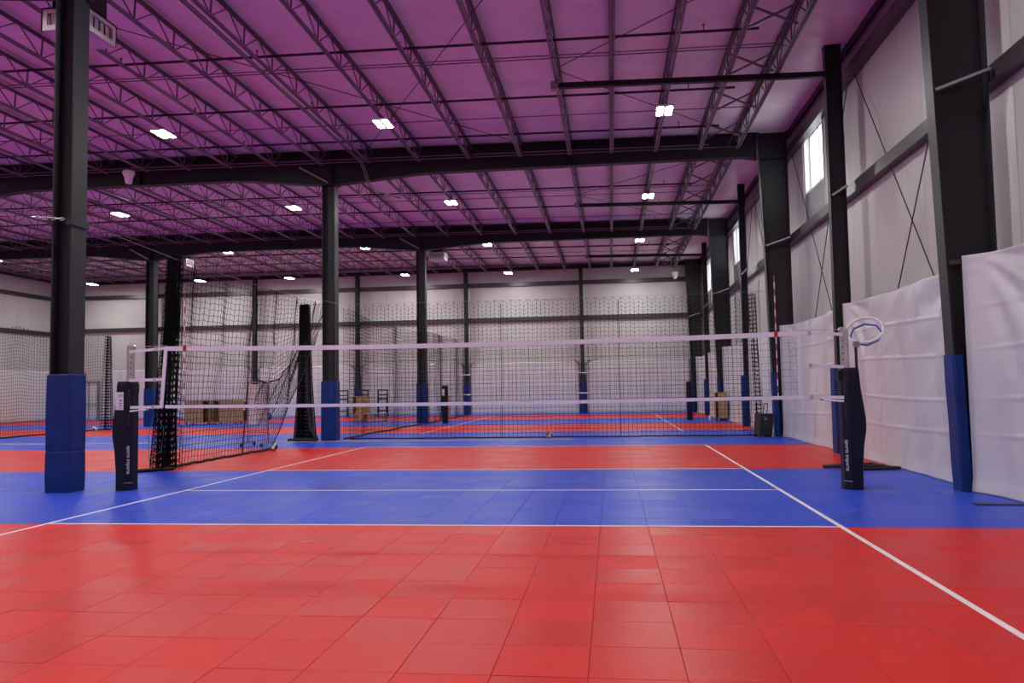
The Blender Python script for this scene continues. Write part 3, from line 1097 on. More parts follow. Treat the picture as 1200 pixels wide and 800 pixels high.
for k, (y0, y1) in enumerate(((36.7, 42.1), (42.7, 48.0))):
    def fn(u, v, y0=y0, y1=y1, k=k):
        y = y0 + (y1 - y0) * u
        z = 0.005 + 3.14 * v
        return (-33.6 + wrinkle(y, z, 80 + k * 3.1) * 0.8, y, z)
    sheet('plastic_sheet', ['white plastic sheet on the far side wall before its column', 'white plastic sheet on the far side wall past its column'][k], fn, 40, 30, 'white plastic sheets on the far side wall')

# exit door and sign on the back wall
d = MB()
d.box(-32.2, -32.1, 48.3, 48.47, 0, 2.5); d.box(-30.95, -30.85, 48.3, 48.47, 0, 2.5); d.box(-32.1, -30.95, 48.3, 48.47, 2.4, 2.5)
door = struct(d.build('door_1', GREYD))
for k, (a, c) in enumerate(((-32.1, -31.54), (-31.51, -30.95))):
    m = MB(); m.box(a, c, 48.38, 48.43, 0.02, 2.4); lf = m.build('door_leaf', OFFW, door)
    m = MB(); m.box(a + 0.05, c - 0.05, 48.30, 48.34, 1.0, 1.06); m.box(a + 0.05, a + 0.08, 48.34, 48.38, 1.0, 1.06); m.box(c - 0.08, c - 0.05, 48.34, 48.38, 1.0, 1.06); m.build('push_bar', ALU, lf)
m = MB(); m.box(-31.56, -31.49, 48.33, 48.39, 0, 2.4); m.build('center_post', GREYD, door)
t = thing('exit_sign', 'small red exit sign on the back wall above the grey door', 'sign', (-32.0, 48.38, 2.95))
m = MB(); m.box(-0.2, 0.2, -0.04, 0.08, -0.1, 0.1); m.build('sign_case', PINKRED, t)
text_obj('sign_lettering', 'EXIT', 0.16, WHITE, t, Matrix.Translation((0, -0.042, 0)) @ Matrix.Rotation(math.pi / 2, 4, 'X'))

# ================================================================== VOLLEYBALL NET
NX0, NX1, NY = -4.84, 4.83, 11.81
def sag(x):
    u = (x - NX0) / (NX1 - NX0)
    return 4 * u * (1 - u)
def ztop(x): return 2.262 - 0.055 * sag(x)
def zbot(x): return 1.285 - 0.02 * sag(x)
vn = thing('volleyball_net', 'volleyball net with white top and bottom tapes stretched across the court', 'net', (0, NY, 0))
def ribbon(mb, xs, zf, h, t=0.009):
    mb.loft([[(x, -t, zf(x) - h / 2 + 0.002 * math.sin(x * 23)), (x, t, zf(x) - h / 2), (x, t, zf(x) + h / 2 + 0.002 * math.sin(x * 31)), (x, -t, zf(x) + h / 2)] for x in xs])
xs = [NX0 + (NX1 - NX0) * i / 60 for i in range(61)]
m = MB(); ribbon(m, xs, lambda x: ztop(x) - 0.035, 0.07); m.build('top_tape', TAPE, vn)
m = MB(); ribbon(m, xs, lambda x: zbot(x) + 0.025, 0.05); m.build('bottom_tape', TAPE, vn)
m = MB()
def fn(u, v):
    x = NX0 + 0.03 + (NX1 - NX0 - 0.06) * u
    z0, z1 = zbot(x) + 0.05, ztop(x) - 0.07
    return (x, 0.004 * math.sin(x * 5 + v * 4), z0 + (z1 - z0) * v + 0.003 * math.sin(x * 9 + v * 20))
m.net(fn, 97, 9, 0.0021)
stuff(m.build('netting', VNET, vn))
for (x, w) in ((NX0, 0.022), (NX1, -0.022)):
    lean = -0.07 if x < 0 else 0.0
    m = MB()
    m.loft([[(x - 0.022 + lean * (1 - k), -0.012, z), (x + 0.028 + lean * (1 - k), -0.012, z), (x + 0.028 + lean * (1 - k), 0.012, z), (x - 0.022 + lean * (1 - k), 0.012, z)] for k, z in ((0, 1.29), (0.5, 1.77), (1, 2.25))])
    m.build('side_tape', TAPE, vn)
for x in (-4.52, 4.52):
    m = MB()
    n = 18
    for i in range(n):
        m.use(ANT_R if i % 2 == 0 else ANT_W)
        z1 = 3.08 - i * 0.1
        m.tube([(x, -0.018, z1), (x, -0.018, z1 - 0.1)], 0.007, 8)
    m.build('antenna', None, vn)
    m = MB(); m.box(x - 0.025, x + 0.025, -0.016, 0.016, ztop(x) - 0.085, ztop(x) + 0.012); m.build('antenna_clamp', ANT_R, vn)
for sgn, xe, xp in ((-1, NX0, -5.47), (1, NX1, 5.45)):
    zs = ((2.235, 2.2), (1.77, 1.735), (1.31, 1.30)) if sgn > 0 else ((2.235, 2.19), (1.74, 1.735), (1.31, 1.305))
    for (za, zb_) in zs:
        xa = xe + (-0.07 * (2.25 - za) if sgn < 0 else 0)
        m = MB()
        m.bar((xa, 0, za), (xp, 0.02, zb_), 0.012, 0.045)
        m.build('strap', TAPE, vn)
        c = MB()
        xm = xa + (xp - xa) * 0.25
        zm = za + (zb_ - za) * 0.25
        c.box(xm - 0.02, xm + 0.02, -0.016, 0.016, zm - 0.03, zm + 0.03)
        c.build('buckle', ALU, vn)
    m = MB()
    m.tube([(xe, 0.03, 2.275), (xp + sgn * 0.0, 0.05, 2.27)], 0.004, 5)
    m.build('cable', ALU, vn)

# ================================================================== NET POSTS
PADZ = [0.0, 0.3, 0.62, 0.85, 1.0, 1.2, 1.45, 1.66, 1.72]
BULGE = [0.0, 0.004, 0.03, 0.07, 0.07, 0.045, 0.012, 0.0, -0.01]
def post_pad(parent, s):
    """s = +1 post whose court side faces -x, -1 the mirrored one"""
    b = MB()
    rings = []
    for z, e in zip(PADZ, BULGE):
        k = e if z < 1.7 else 0
        i = 0.01 if z > 1.7 else 0
        poly = [(-0.122 + i, 0.10), (-0.118 + i, -0.05), (-0.032, -0.122 + i), (0.112 + k - i, -0.122 + i), (0.124 + k - i, -0.10), (0.124 + k - i, 0.11), (0.10, 0.122 - i), (-0.10 + i, 0.122 - i)]
        poly = [(x * s, y) for (x, y) in poly]
        if s < 0: poly = poly[::-1]
        rings.append([(x, y, max(0.001, z)) for (x, y) in poly])
    b.loft(rings)
    return b.build('post_pad', DARKPAD, parent)

def text_on_face(parent, p0, p1, zc, body, size, s):
    """vertical lettering on the face between plan points p0 -> p1, reading downwards"""
    d = Vector((p1[0] - p0[0], p1[1] - p0[1], 0)).normalized()
    nrm = Vector((d.y, -d.x, 0))
    if nrm.y > 0: nrm = -nrm
    c = Vector(((p0[0] + p1[0]) / 2, (p0[1] + p1[1]) / 2, zc)) + nrm * 0.004
    xax = Vector((0, 0, -1))                 # reading direction
    yax = nrm.cross(xax)
    mw = Matrix.Identity(4)
    for i in range(3):
        mw[i][0], mw[i][1], mw[i][2], mw[i][3] = xax[i], yax[i], nrm[i], c[i]
    return text_obj('lettering', body, size, WHITE, parent, mw)

def flat_text_on_face(parent, p0, p1, zc, body, size):
    d = Vector((p1[0] - p0[0], p1[1] - p0[1], 0)).normalized()
    if d.x < 0: d = -d
    nrm = Vector((d.y, -d.x, 0))
    c = Vector(((p0[0] + p1[0]) / 2, (p0[1] + p1[1]) / 2, zc)) + nrm * 0.004
    mw = Matrix.Identity(4)
    up3 = Vector((0, 0, 1))
    for i in range(3):
        mw[i][0], mw[i][1], mw[i][2], mw[i][3] = d[i], up3[i], nrm[i], c[i]
    return text_obj('small_lettering', body, size, WHITE, parent, mw)

def net_post(x, s, label, pole=True, card=False):
    t = thing('net_post', label, 'post', (x, 11.9 if pole else 0, 0))
    post_pad(t, s)
    if pole:
        m = MB()
        m.tube([(-0.02 * s, 0.0, 1.5), (-0.02 * s, 0.0, 2.27)], 0.042, 14)
        m.tube([(-0.02 * s, 0.0, 2.265), (-0.02 * s, 0.0, 2.295)], [0.043, 0.03], 14)
        m.build('pole', ALU, t)
        m = MB()
        m.box(-0.09 * s if s > 0 else 0.05, -0.05 * s if s > 0 else 0.09, -0.035, 0.035, 1.72, 2.25)
        m.build('rail', ALU, t)
        m = MB()
        for k in range(5):
            m.tube([(-0.07 * s, -0.036, 1.84 + k * 0.09), (-0.07 * s, -0.040, 1.84 + k * 0.09)], 0.011, 8)
        m.build('rail_hole', BLACK, t)
        m = MB()
        m.tube([(-0.07 * s, -0.03, 2.27), (-0.07 * s, 0.03, 2.27)], 0.04, 14)
        m.build('pulley', ALU, t)
        h = MB()
        a, b_ = Vector((-0.10 * s, -0.10, 1.245)), Vector((-0.43 * s, -0.12, 1.245 + (0.03 if s > 0 else 0.025)))
        h.tube([a, a + (b_ - a) * 0.85], 0.013, 8)
        h.build('crank_handle', ANT_W, t)
        h = MB()
        h.tube([a + (b_ - a) * 0.85, b_], 0.011, 8)
        h.build('crank_tip', GREYD, t)
        c = MB()
        c.box(*(sorted((-0.155 * s, -0.10 * s))), -0.08, 0.06, 1.54, 1.68)
        c.build('winch_flap', DARKPAD, t)
        q0, q1 = (-0.118 * s, -0.05), (-0.032 * s, -0.122)
        text_on_face(t, q0, q1, 0.48, 'sports imports', 0.074, s)
        flat_text_on_face(t, q0, q1, 0.12, 'SPORTS IMPORTS', 0.016)
        m = MB()
        for (z0, z1) in ((1.0, 1.22), (1.34, 1.60)):
            mx, my = (q0[0] + q1[0]) / 2, (q0[1] + q1[1]) / 2
            d = Vector((q1[0] - q0[0], q1[1] - q0[1], 0)).normalized() * 0.012
            n = Vector((-s * 0.75, -0.65, 0)).normalized() * 0.004
            c0 = Vector((mx, my, 0))
            m.loft([[c0 - d + n * -1 + Vector((0, 0, z)), c0 + d - n + Vector((0, 0, z)), c0 + d + n + Vector((0, 0, z)), c0 - d + n + Vector((0, 0, z))] for z in (z0, z1)])
        m.build('strap_slot', BLACK, t)
    if card:
        p0, p1 = Vector((-0.032 * s, -0.122, 0)), Vector((0.112 * s, -0.122, 0))
        d = (p1 - p0).normalized()
        n = Vector((d.y, -d.x, 0))
        if n.y > 0: n = -n
        c0 = (p0 + p1) / 2 + n * 0.006 + d * 0.02
        m = MB()
        w = 0.066
        m.loft([[c0 - d * w + Vector((0, 0, z)), c0 + d * w + Vector((0, 0, z)), c0 + d * w + n * 0.003 + Vector((0, 0, z)), c0 - d * w + n * 0.003 + Vector((0, 0, z))] for z in (1.27, 1.55)])
        cd = m.build('card', WHITE, t)
        m = MB()
        for k, (zz, ww, hh) in enumerate(((1.505, 0.045, 0.008), (1.485, 0.035, 0.006), (1.42, 0.02, 0.02), (1.375, 0.018, 0.018), (1.335, 0.02, 0.016), (1.30, 0.03, 0.006))):
            c1 = c0 + n * 0.0045 - d * 0.02
            m.loft([[c1 - d * ww + Vector((0, 0, z)), c1 + d * ww + Vector((0, 0, z)), c1 + d * ww + n * 0.001 + Vector((0, 0, z)), c1 - d * ww + n * 0.001 + Vector((0, 0, z))] for z in (zz - hh / 2, zz + hh / 2)])
        stuff(m.build('card_print', PRINT, t))
    return t
net_post(-5.53, -1, 'dark padded net post with white card, beside the tall blue column pad', True, True)
net_post(5.52, 1, 'dark padded net post with white vertical lettering, in front of hoop stand', True, False)
p2 = net_post(-5.38, -1, 'dark padded post with white card standing on the far court', False, True)
p2.location = (-5.38, 35.95, 0)
p3 = net_post(5.6, 1, 'dark padded post on the far court with orange cone on top', False, False)
p3.location = (5.6, 36.6, 0)

# ================================================================== HOOP STAND
t = thing('hoop_stand', 'white ring hoop on a black pole with black floor frame behind the net post', 'hoop', (6.5, 14.85, 0))
m = MB()
m.tube([(-0.62, 0.02, 0.03), (0.34, 0.50, 0.03), (0.56, -0.28, 0.03), (-0.20, -0.45, 0.03)], 0.028, 8, closed=True)
m.tube([(-0.62, 0.02, 0.03), (-0.05, 0, 0.03), (0.42, 0.1, 0.03)], 0.03, 8)
m.build('base_frame', BLACK, t)
m = MB(); m.tube([(0, 0, 0.03), (0, 0, 1.2)], 0.03, 10); m.tube([(0, 0, 1.2), (0, 0, 2.18)], 0.026, 10); m.build('pole', BLACK, t)
m = MB(); m.box(-0.04, 0.05, -0.05, 0.05, 2.14, 2.25); m.build('bracket', GALV, t)
tilt = Matrix.Rotation(math.radians(-27), 3, 'Y') @ Matrix.Rotation(math.radians(44), 3, 'X')
def ring_pts(r, n, dz):
    return [tilt @ Vector((r * math.cos(2 * math.pi * k / n + 0.3), r * math.sin(2 * math.pi * k / n + 0.3), dz)) + Vector((0.235, 0.22, 2.46)) for k in range(n)]
m = MB(); m.tube(ring_pts(0.31, 32, 0), 0.024, 8, closed=True); hp = m.build('hoop_ring', WHITE, t, smooth=True)
m = MB(); m.tube(ring_pts(0.268, 8, -0.12), 0.018, 6, closed=True); m.build('blue_cord', BLUEC, t)
m = MB()
for a, b_ in zip(ring_pts(0.31, 8, 0), ring_pts(0.268, 8, -0.12)):
    m.tube([a, b_], 0.008, 5)
m.build('spacer', WHITE, t)

# ================================================================== DIVIDER NETS
RN = 0.0056
# --- far net across the court end
t = thing('divider_net', 'long black divider net hung across the hall behind the far end line', 'net', (0, 24.42, 0))
X0, X1 = -6.05, 6.4
nu, nv = 96, 33
def fnB(u, v, X0=X0, X1=X1):
    x = X0 + (X1 - X0) * u
    i = int(round(u * 96))
    zig = (0.0 if i % 2 == 0 else -0.10) * (v ** 3)
    zt = 4.24 - 0.02 * math.sin(u * 9)
    y = 0.07 * math.sin(x * 2.1 + v) * (1 - v * 0.5) + 0.05 * noise.noise(Vector((x * 0.8, v * 3, 2)))
    z = 0.03 + (zt - 0.03) * v + zig + 0.012 * noise.noise(Vector((x * 3, v * 12, 7)))
    return (x + 0.02 * noise.noise(Vector((x * 4, v * 8, 1))), y, z)
m = MB(); m.net(fnB, nu, nv, RN); stuff(m.build('netting', NET, t))
m = MB(); m.tube([fnB(i / 60, 0) for i in range(61)], 0.022, 6); m.build('bottom_rope', ROPE, t)
for xu in (0.39, 0.68, 0.985):
    m = MB(); m.tube([Vector(fnB(xu, j / 20)) + Vector((0, -0.01, 0)) for j in range(21)], 0.011, 5); m.build('seam_rope', ROPE, t)
m = MB(); m.tube([(X0, 0, 4.27), (0, 0, 4.245), (X1 + 0.4, 0, 4.29)], 0.005, 5); m.build('support_cable', GALV, t)
# folded edge at the wall end
m = MB()
def fnF(u, v):
    return (6.42 + 0.10 * math.sin(u * 17) + 0.22 * u * (1 - v), 0.05 + 0.10 * math.cos(u * 17) + 0.5 * u, 0.03 + 4.2 * v + 0.05 * math.sin(u * 40))
m.net(fnF, 14, 33, RN); stuff(m.build('folded_edge', NET, t))

# --- side net beside the court (with gathered near end)
t = thing('divider_net', 'black divider net beside the court, gathered at its near end, bottom lifted far end', 'net', (-6.72, 15.0, 0))
def fnA(u, v):
    y = 0.1 + 8.4 * u
    zb_ = 0.03 + max(0.0, (y - 5.35) * 0.93)
    i = int(round(u * 66))
    zt = 4.2 + (0.0 if i % 2 == 0 else -0.06) * v * v - 0.05 * math.sin(u * math.pi)
    z = zb_ + (zt - zb_) * v + 0.02 * noise.noise(Vector((u * 30, v * 9, 4)))
    x = -0.12 * (1 - v) + 0.09 * math.sin(u * 38) * (0.4 + 0.6 * v) + 0.05 * noise.noise(Vector((u * 12, v * 4, 9)))
    return (x + 0.2 * v, y, z)
m = MB(); m.net(fnA, 66, 31, RN * 1.0); stuff(m.build('netting', NET, t))
m = MB(); m.tube([Vector(fnA(i / 100, 0)) for i in range(-1, 63)], 0.03, 6); m.build('bottom_rope', ROPE, t)
m = MB(); m.tube([Vector(fnA(0.625 + 0.375 * i / 20, 0)) for i in range(21)], 0.016, 6); m.build('lifted_hem', ROPE, t)
m = MB(); m.tube([Vector(fnA(0.43, j / 20)) for j in range(21)], 0.012, 5); m.build('seam_rope', ROPE, t)
m = MB()
def fnG(u, v):        # gathered near end, many folds
    a = u * 150
    w = 0.03 + 0.105 * (1 - v) ** 1.3
    return (w * math.sin(a) + 0.17 * v - 0.06 + 0.10 * u, w * 1.3 * math.cos(a * 1.3) - 0.1 + 0.35 * u * u, 0.04 + 4.25 * v + 0.05 * math.sin(a * 2.1))
m.net(fnG, 90, 34, RN * 1.1); stuff(m.build('gathered_end', NET, t))
m = MB(); m.tube([(-0.32, -0.5, 0.03), (0.0, -0.2, 0.04), (0.2, 0.0, 0.04)], 0.04, 6); m.build('hem_tail', ROPE, t)
m = MB(); m.tube([(-0.12, -0.3, 0.02), (-0.16, -0.3, 0.7), (-0.1, -0.2, 1.15), (0.1, -0.2, 0.85), (0.05, -0.2, 0.4), (-0.15, -0.3, 0.25)], 0.007, 5); m.build('teal_cord', TEAL, t)
m = MB(); m.tube([(0.45, -3.3, 4.30), (0.2, 0.2, 4.22), (0.2, 4.5, 4.17), (0.45, 9.15, 4.26)], 0.006, 5); m.build('support_cable', GALV, t)
# drape over the board cart
m = MB()
def fnD(u, v):
    a = Vector((-0.95, 6.25, 1.85 - 1.0 * v))
    b_ = Vector((-0.55, 8.7, 2.75 + 0.3 * (1 - v)))
    p = a.lerp(b_, u)
    p.z -= 0.55 * math.sin(math.pi * u) * (1 - u * 0.4) + 0.25 * v * (1 - u)
    p.x += 0.05 * math.sin(u * 20 + v * 9)
    p.y += 0.06 * math.cos(u * 13 + v * 5)
    return p
m.net(fnD, 30, 20, RN); stuff(m.build('draped_fold', NET, t))
m = MB(); m.tube([Vector(fnD(i / 20, 0)) + Vector((0.02, 0, 0.02)) for i in range(21)], 0.018, 6); m.build('draped_hem', ROPE, t)

# --- hanging bundle beside column
t = thing('net_bundle', 'thick black net bundle hanging to the floor beside the blue padded column', 'net', (-7.40, 24.1, 0))
m = MB()
def fnH(u, v):
    a = u * 260
    w = 0.15 + 0.17 * (1 - v) ** 2
    return (0.95 * w * math.sin(a) + 0.02, 0.7 * w * math.cos(a * 1.17), 0.03 + 4.2 * v + 0.04 * math.sin(a * 2.3))
m.net(fnH, 104, 36, RN * 1.2); stuff(m.build('netting', NET, t))
m = MB(); m.tube([(0.12, -0.1, 2.6), (0.17, -0.14, 1.4), (0.28, -0.2, 0.4), (0.52, -0.3, 0.05)], [0.05, 0.06, 0.07, 0.06], 8); m.build('hem_rope', ROPE, t)
m = MB(); m.tube([(-0.45, -0.2, 0.04), (-0.2, -0.25, 0.06), (0.1, -0.2, 0.05), (0.5, -0.25, 0.04)], 0.045, 6); m.build('floor_hem', ROPE, t)
m = MB(); m.tube([(0.0, 0, 4.25), (0.9, 0.05, 4.27)], 0.006, 5); m.tube([(0.3, -0.05, 3.3), (0.75, 0, 4.25)], 0.012, 5); m.build('tie_cord', ROPE, t)

# --- net running back along the column row
t = thing('divider_net', 'black divider net running away from the blue padded column towards the back wall', 'net', (-6.3, 24.6, 0))
def fnC(u, v):
    y = 21.5 * u
    i = int(round(u * 150))
    z = 0.03 + 4.15 * v + (0 if i % 2 == 0 else -0.09) * v ** 3 - 0.12 * v * math.sin(u * 6)
    return (0.1 * math.sin(y * 1.5) + 0.04 * noise.noise(Vector((y, v * 3, 5))) + (0.25 if 0.5 < u < 0.6 else 0), y, z)
m = MB(); m.net(fnC, 150, 32, RN); stuff(m.build('netting', NET, t))
m = MB(); m.tube([fnC(i / 60, 0) for i in range(61)], 0.028, 6); m.build('bottom_rope', ROPE, t)

# --- far side net
t = thing('divider_net', 'black divider net on the neighbouring court, behind the tall blue pad', 'net', (-20.1, 26.0, 0))
def fnE(u, v):
    y = 7.3 * u
    i = int(round(u * 56))
    z = 0.03 + 4.1 * v + (0 if i % 2 == 0 else -0.12) * v ** 3 - 0.08 * math.sin(u * 19) * v
    return (0.12 * math.sin(y * 1.9) + 0.05 * noise.noise(Vector((y, v * 3, 15))), y, z)
m = MB(); m.net(fnE, 56, 32, RN * 1.1); stuff(m.build('netting', NET, t))
m = MB(); m.tube([fnE(i / 40, 0) for i in range(41)], 0.03, 6); m.build('bottom_rope', ROPE, t)
m = MB()
def fnE2(u, v):
    a = u * 40
    w = 0.10 + 0.12 * (1 - v)
    return (w * math.sin(a), 7.2 + w * math.cos(a * 1.2), 0.04 + 4.1 * v + 0.04 * math.sin(a * 2))
m.net(fnE2, 34, 32, RN); stuff(m.build('gathered_end', NET, t))

# ================================================================== SMALL THINGS
def ball(x, y, label, cols):
    r = 0.105
    t = MB()
    n, k = 24, 16
    rings = []
    for j in range(1, k):
        th = math.pi * j / k
        rings.append([(r * math.sin(th) * math.cos(2 * math.pi * i / n), r * math.sin(th) * math.sin(2 * math.pi * i / n), -r * math.cos(th)) for i in range(n)])
    for j in range(len(rings) - 1):
        for i in range(n):
            q = (i + 1) % n
            t.use(cols[((i * 6 // n) + (1 if j > 7 else 0) + (i * 18 // n) * (j % 8 > 4)) % len(cols)])
            t.add([rings[j][i], rings[j][q], rings[j + 1][q], rings[j + 1][i]], [(0, 1, 2, 3)])
    t.use(cols[0]); t.add(rings[0], [tuple(range(n - 1, -1, -1))]); t.add(rings[-1], [tuple(range(n))])
    o = t.build('volleyball', None, None, smooth=True)
    o.location = (x, y, r)
    o.rotation_euler = (0.9, 0.5, 0.4)
    return tag(o, label, 'ball')
ball(-6.62, 20.0, 'white, black and teal volleyball against the side net bottom rope', [WHITE, BLACK, WHITE, BLACK, TEAL])
ball(0.25, 24.25, 'dark red and white volleyball at the foot of the far net', [BLACK, REDFIT, WHITE])
ball(-19.8, 31.9, 'pale volleyball by the net of the neighbouring court', [WHITE, YELLOW, BLACK])

# rolling board cart
t = thing('board_cart', 'white board on grey tube frame with black casters, net draped over it', 'cart', (-7.85, 21.75, 0))
m = MB()
for x in (-0.3, 0.3):
    m.tube([(x, 0, 0.12), (x, 0, 1.82)], 0.022, 8)
    m.tube([(x, -0.42, 0.12), (x, 0.42, 0.12)], 0.02, 8)
m.tube([(-0.3, 0, 1.82), (0.3, 0, 1.82)], 0.02, 8); m.tube([(-0.3, 0, 0.4), (0.3, 0, 0.4)], 0.016, 8)
m.build('frame', GALV, t)
m = MB(); m.box(-0.27, 0.27, -0.02, 0.02, 0.62, 1.76); m.build('board', OFFW, t)
for (x, y) in ((-0.3, -0.42), (-0.3, 0.42), (0.3, -0.42), (0.3, 0.42)):
    m = MB(); m.tube([(x - 0.02, y, 0.055), (x + 0.02, y, 0.055)], 0.053, 12); m.build('caster', BLACK, t)

def ply_cart(x, y, w, label, flip, h=1.2, d=0.8):
    t = thing('plywood_cart', label, 'cart', (x, y, 0))
    b = MB()
    o = w * 0.26
    z0, z1 = 0.1, h
    b.box(0, w, 0, d, z0, z0 + 0.03); b.box(0, w, 0, d, z1 - 0.03, z1); b.box(0, w, d - 0.02, d, z0 + .03, z1 - .03)
    b.box(0, 0.03, 0, d - .02, z0 + .03, z1 - .03); b.box(w - 0.03, w, 0, d - .02, z0 + .03, z1 - .03)
    b.build('carcass', PLY, t)
    f = MB()
    if flip: f.box(o, w - 0.03, 0.0, 0.02, z0 + .03, z1 - .03)
    else: f.box(0.03, w - o, 0.0, 0.02, z0 + .03, z1 - .03)
    f.build('front_panel', PLY, t)
    i = MB()
    a0, a1 = (0.04, o - 0.03) if flip else (w - o + 0.03, w - 0.04)
    i.box(a0, a1, d * 0.35, d * 0.38, z0 + 0.05, z1 - 0.05)
    i.build('inner_divider', BROWN, t)
    for (cx, cy) in ((0.08, 0.08), (w - 0.08, 0.08), (0.08, d - 0.08), (w - 0.08, d - 0.08)):
        m = MB(); m.tube([(cx - 0.018, cy, 0.05), (cx + 0.018, cy, 0.05)], 0.049, 10); m.build('caster', BLACK, t)
    return t
ply_cart(-19.05, 37.8, 1.34, 'plywood storage cart with open brown bay, closer to the net end', False)
ply_cart(-17.55, 37.8, 1.24, 'plywood storage cart beside the black bin', True)
ply_cart(6.56, 35.3, 0.52, 'tall plywood cart by the windowed wall with open brown bay', True, 1.22, 0.5)
ply_cart(-11.36, 40.8, 0.8, 'plywood cart with open bays in front of the black stands', True, 1.25, 0.5)

# timber bench
t = thing('timber_bench', 'low pale timber bench beside the plywood cart on the far court', 'bench', (-10.85, 39.3, 0))
for k in range(3):
    m = MB(); m.box(0, 1.75, 0.02 + k * 0.13, 0.13 + k * 0.13, 0.35, 0.40); m.build('seat_slat', TIMBER, t)
m = MB(); m.box(0, 1.75, 0.02, 0.06, 0.08, 0.13); m.build('lower_rail', TIMBER, t)
for x in (0.05, 0.55, 1.05, 1.62):
    m = MB(); m.box(x, x + 0.07, 0.03, 0.38, 0.0, 0.349); m.build('leg', BROWN if x in (0.55, 1.62) else TIMBER, t)

# referee stands
def stand(x, y, label, rot=0.0):
    t = thing('folding_stand', label, 'stand', (x, y, 0), 'black folding stands', rot)
    for s in (-0.27, 0.27):
        m = MB(); m.bar((s, 0, 0.0), (s, 0.1, 1.62), 0.075, 0.06); m.build('front_leg', BLACK, t)
        m = MB(); m.bar((s + 0.05, 0.85, 0.0), (s, 0.14, 1.60), 0.065, 0.06); m.build('rear_leg', BLACK, t)
    for z in (0.35, 0.72, 1.08, 1.3, 1.58):
        m = MB(); m.box(-0.27, 0.27, -0.02 + z * 0.0617, 0.03 + z * 0.0617, z - 0.035, z + 0.035); m.build('rung', BLACK, t)
    m = MB(); m.box(-0.3, 0.3, 0.06, 0.6, 1.0, 1.03); m.build('platform', BLACK, t)
stand(-13.85, 46.7, 'black folding stand partly behind the blue column pad', 0.45)
stand(-12.6, 46.7, 'black folding stand in the middle, behind the plywood cart', 0.45)
stand(-11.4, 46.7, 'black folding stand nearest the middle of the back wall', 0.45)

# carton, cone, bin, bag, bottle
t = thing('carton', 'tall tan carton behind the dark padded post', 'box', (-6.68, 42.3, 0))
m = MB(); m.box(-0.17, 0.17, 0, 0.3, 0.0, 1.2); m.build('carton_body', mat('cardboard', (0.55, 0.30, 0.16), 0.7), t)
m = MB(); m.box(-0.17, 0.17, -0.01, 0.0, 0.58, 0.64); m.build('carton_tape', TIMBER, t)
def cone(x, y, z, label, rx=0.0, sc=1.0):
    t = thing('traffic_cone', label, 'cone', (x, y, z))
    t.scale = (sc, sc, sc)
    t.rotation_euler.x = rx
    m = MB(); m.lathe([(0.10, 0.012), (0.02, 0.28), (0.012, 0.285)], n=18); m.build('cone_body', ORANGE, t, smooth=True)
    m = MB(); m.box(-0.13, 0.13, -0.13, 0.13, 0.0, 0.014); m.build('base_plate', ORANGE, t)
cone(-6.05, 37.2, 0.001, 'small orange cone on the floor between blue pad and dark post')
cone(5.64, 36.6, 1.722, 'small orange cone perched on the dark padded post', 0.0, 0.45)
t = thing('bin', 'black bin with white label beside the plywood carts', 'bin', (-18.6, 43.6, 0))
m = MB(); m.loft([[(-.32, -.25, .02), (.32, -.25, .02), (.32, .25, .02), (-.32, .25, .02)], [(-.4, -.3, .95), (.4, -.3, .95), (.4, .3, .95), (-.4, .3, .95)]]); m.build('bin_body', BLACK, t)
m = MB(); m.loft([[(-.43, -.33, .95), (.43, -.33, .95), (.43, .33, .95), (-.43, .33, .95)], [(-.38, -.28, 1.06), (.38, -.28, 1.06), (.38, .28, 1.06), (-.38, .28, 1.06)]]); m.build('lid', BLACK, t)
m = MB(); m.box(-.16, .16, -.312, -.285, .55, .68); m.build('label_card', WHITE, t)
t = MB(); t.loft([[(-.4, -.2, 0.001), (.4, -.2, 0.001), (.4, .2, 0.001), (-.4, .2, 0.001)], [(-.42, -.22, .25), (.42, -.22, .25), (.42, .22, .25), (-.42, .22, .25)], [(-.3, -.12, .42), (.3, -.12, .42), (.3, .12, .42), (-.3, .12, .42)]])
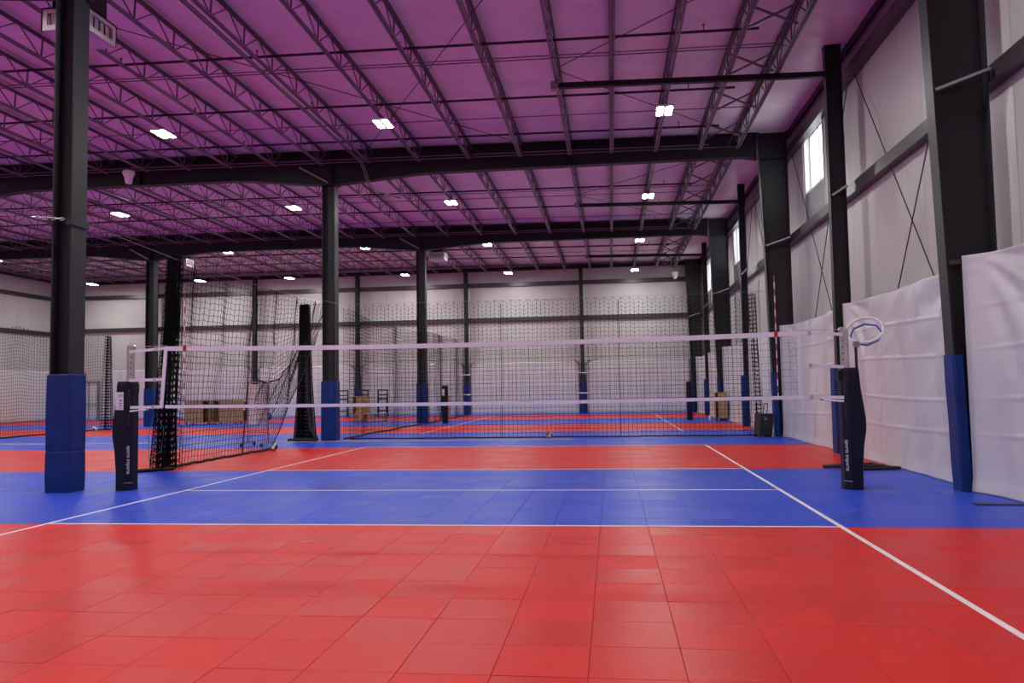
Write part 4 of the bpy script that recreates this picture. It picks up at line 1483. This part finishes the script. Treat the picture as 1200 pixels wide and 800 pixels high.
o = t.build('sports_bag', BLUEC); o.location = (-17.65, 43.9, 0); tag(o, 'blue bag on the floor beside the black bin', 'bag')
t = thing('bottle', 'small bottle with red cap on the floor beside a plywood cart', 'bottle', (6.35, 35.5, 0))
m = MB(); m.lathe([(0.05, 0.001), (0.055, 0.05), (0.055, 0.18), (0.025, 0.24)], n=14); m.build('body', OFFW, t, smooth=True)
m = MB(); m.lathe([(0.03, 0.24), (0.03, 0.32)], n=12); m.build('cap', ANT_R, t)

# rolling case
t = thing('rolling_case', 'black rolling speaker case with raised handle by the blue wall column pad', 'case', (6.49, 24.05, 0), None, 0.35)
lean = 0.10
m = MB()
m.loft([[(-0.21 + lean * z, -0.16, z), (0.21 + lean * z, -0.16, z), (0.21 + lean * z, 0.16, z), (-0.21 + lean * z, 0.16, z)] for z in (0.06, 0.10, 0.64, 0.67)])
m.build('body', BLACK, t)
m = MB()
for y in (-0.1, 0.1):
    m.tube([(0.09 + 0.02 * y, y, 0.66), (0.13, y, 0.95)], 0.012, 6)
m.tube([(0.13, -0.1, 0.95), (0.13, 0.1, 0.95)], 0.018, 6)
m.build('handle', BLACK, t)
m = MB(); m.lathe([(0.12, 0), (0.12, 0.012), (0.09, 0.02)], n=20); g = m.build('speaker_grille', PIPE, t); g.rotation_euler = (math.pi / 2, 0, 0); g.location = (0.03, -0.16, 0.3)
for y in (-0.13, 0.13):
    m = MB(); m.tube([(-0.15, y - 0.02, 0.062), (-0.15, y + 0.02, 0.062)], 0.06, 12); m.build('wheel', BLACK, t)
m = MB(); m.box(0.1, 0.2, -0.14, 0.14, 0.001, 0.06); m.build('foot', BLACK, t)
m = MB(); m.box(-0.03, 0.05, -0.166, -0.16, 0.5, 0.515); m.box(-0.03, 0.05, -0.166, -0.16, 0.54, 0.555); m.build('badge', OFFW, t)

# black strip on the floor
m = MB(); m.box(6.5, 7.05, 10.28, 10.42, 0.0015, 0.012)
tag(m.build('floor_strip', BLACK), 'black rubber strip lying on the blue tiles near the padded wall column', 'strip')
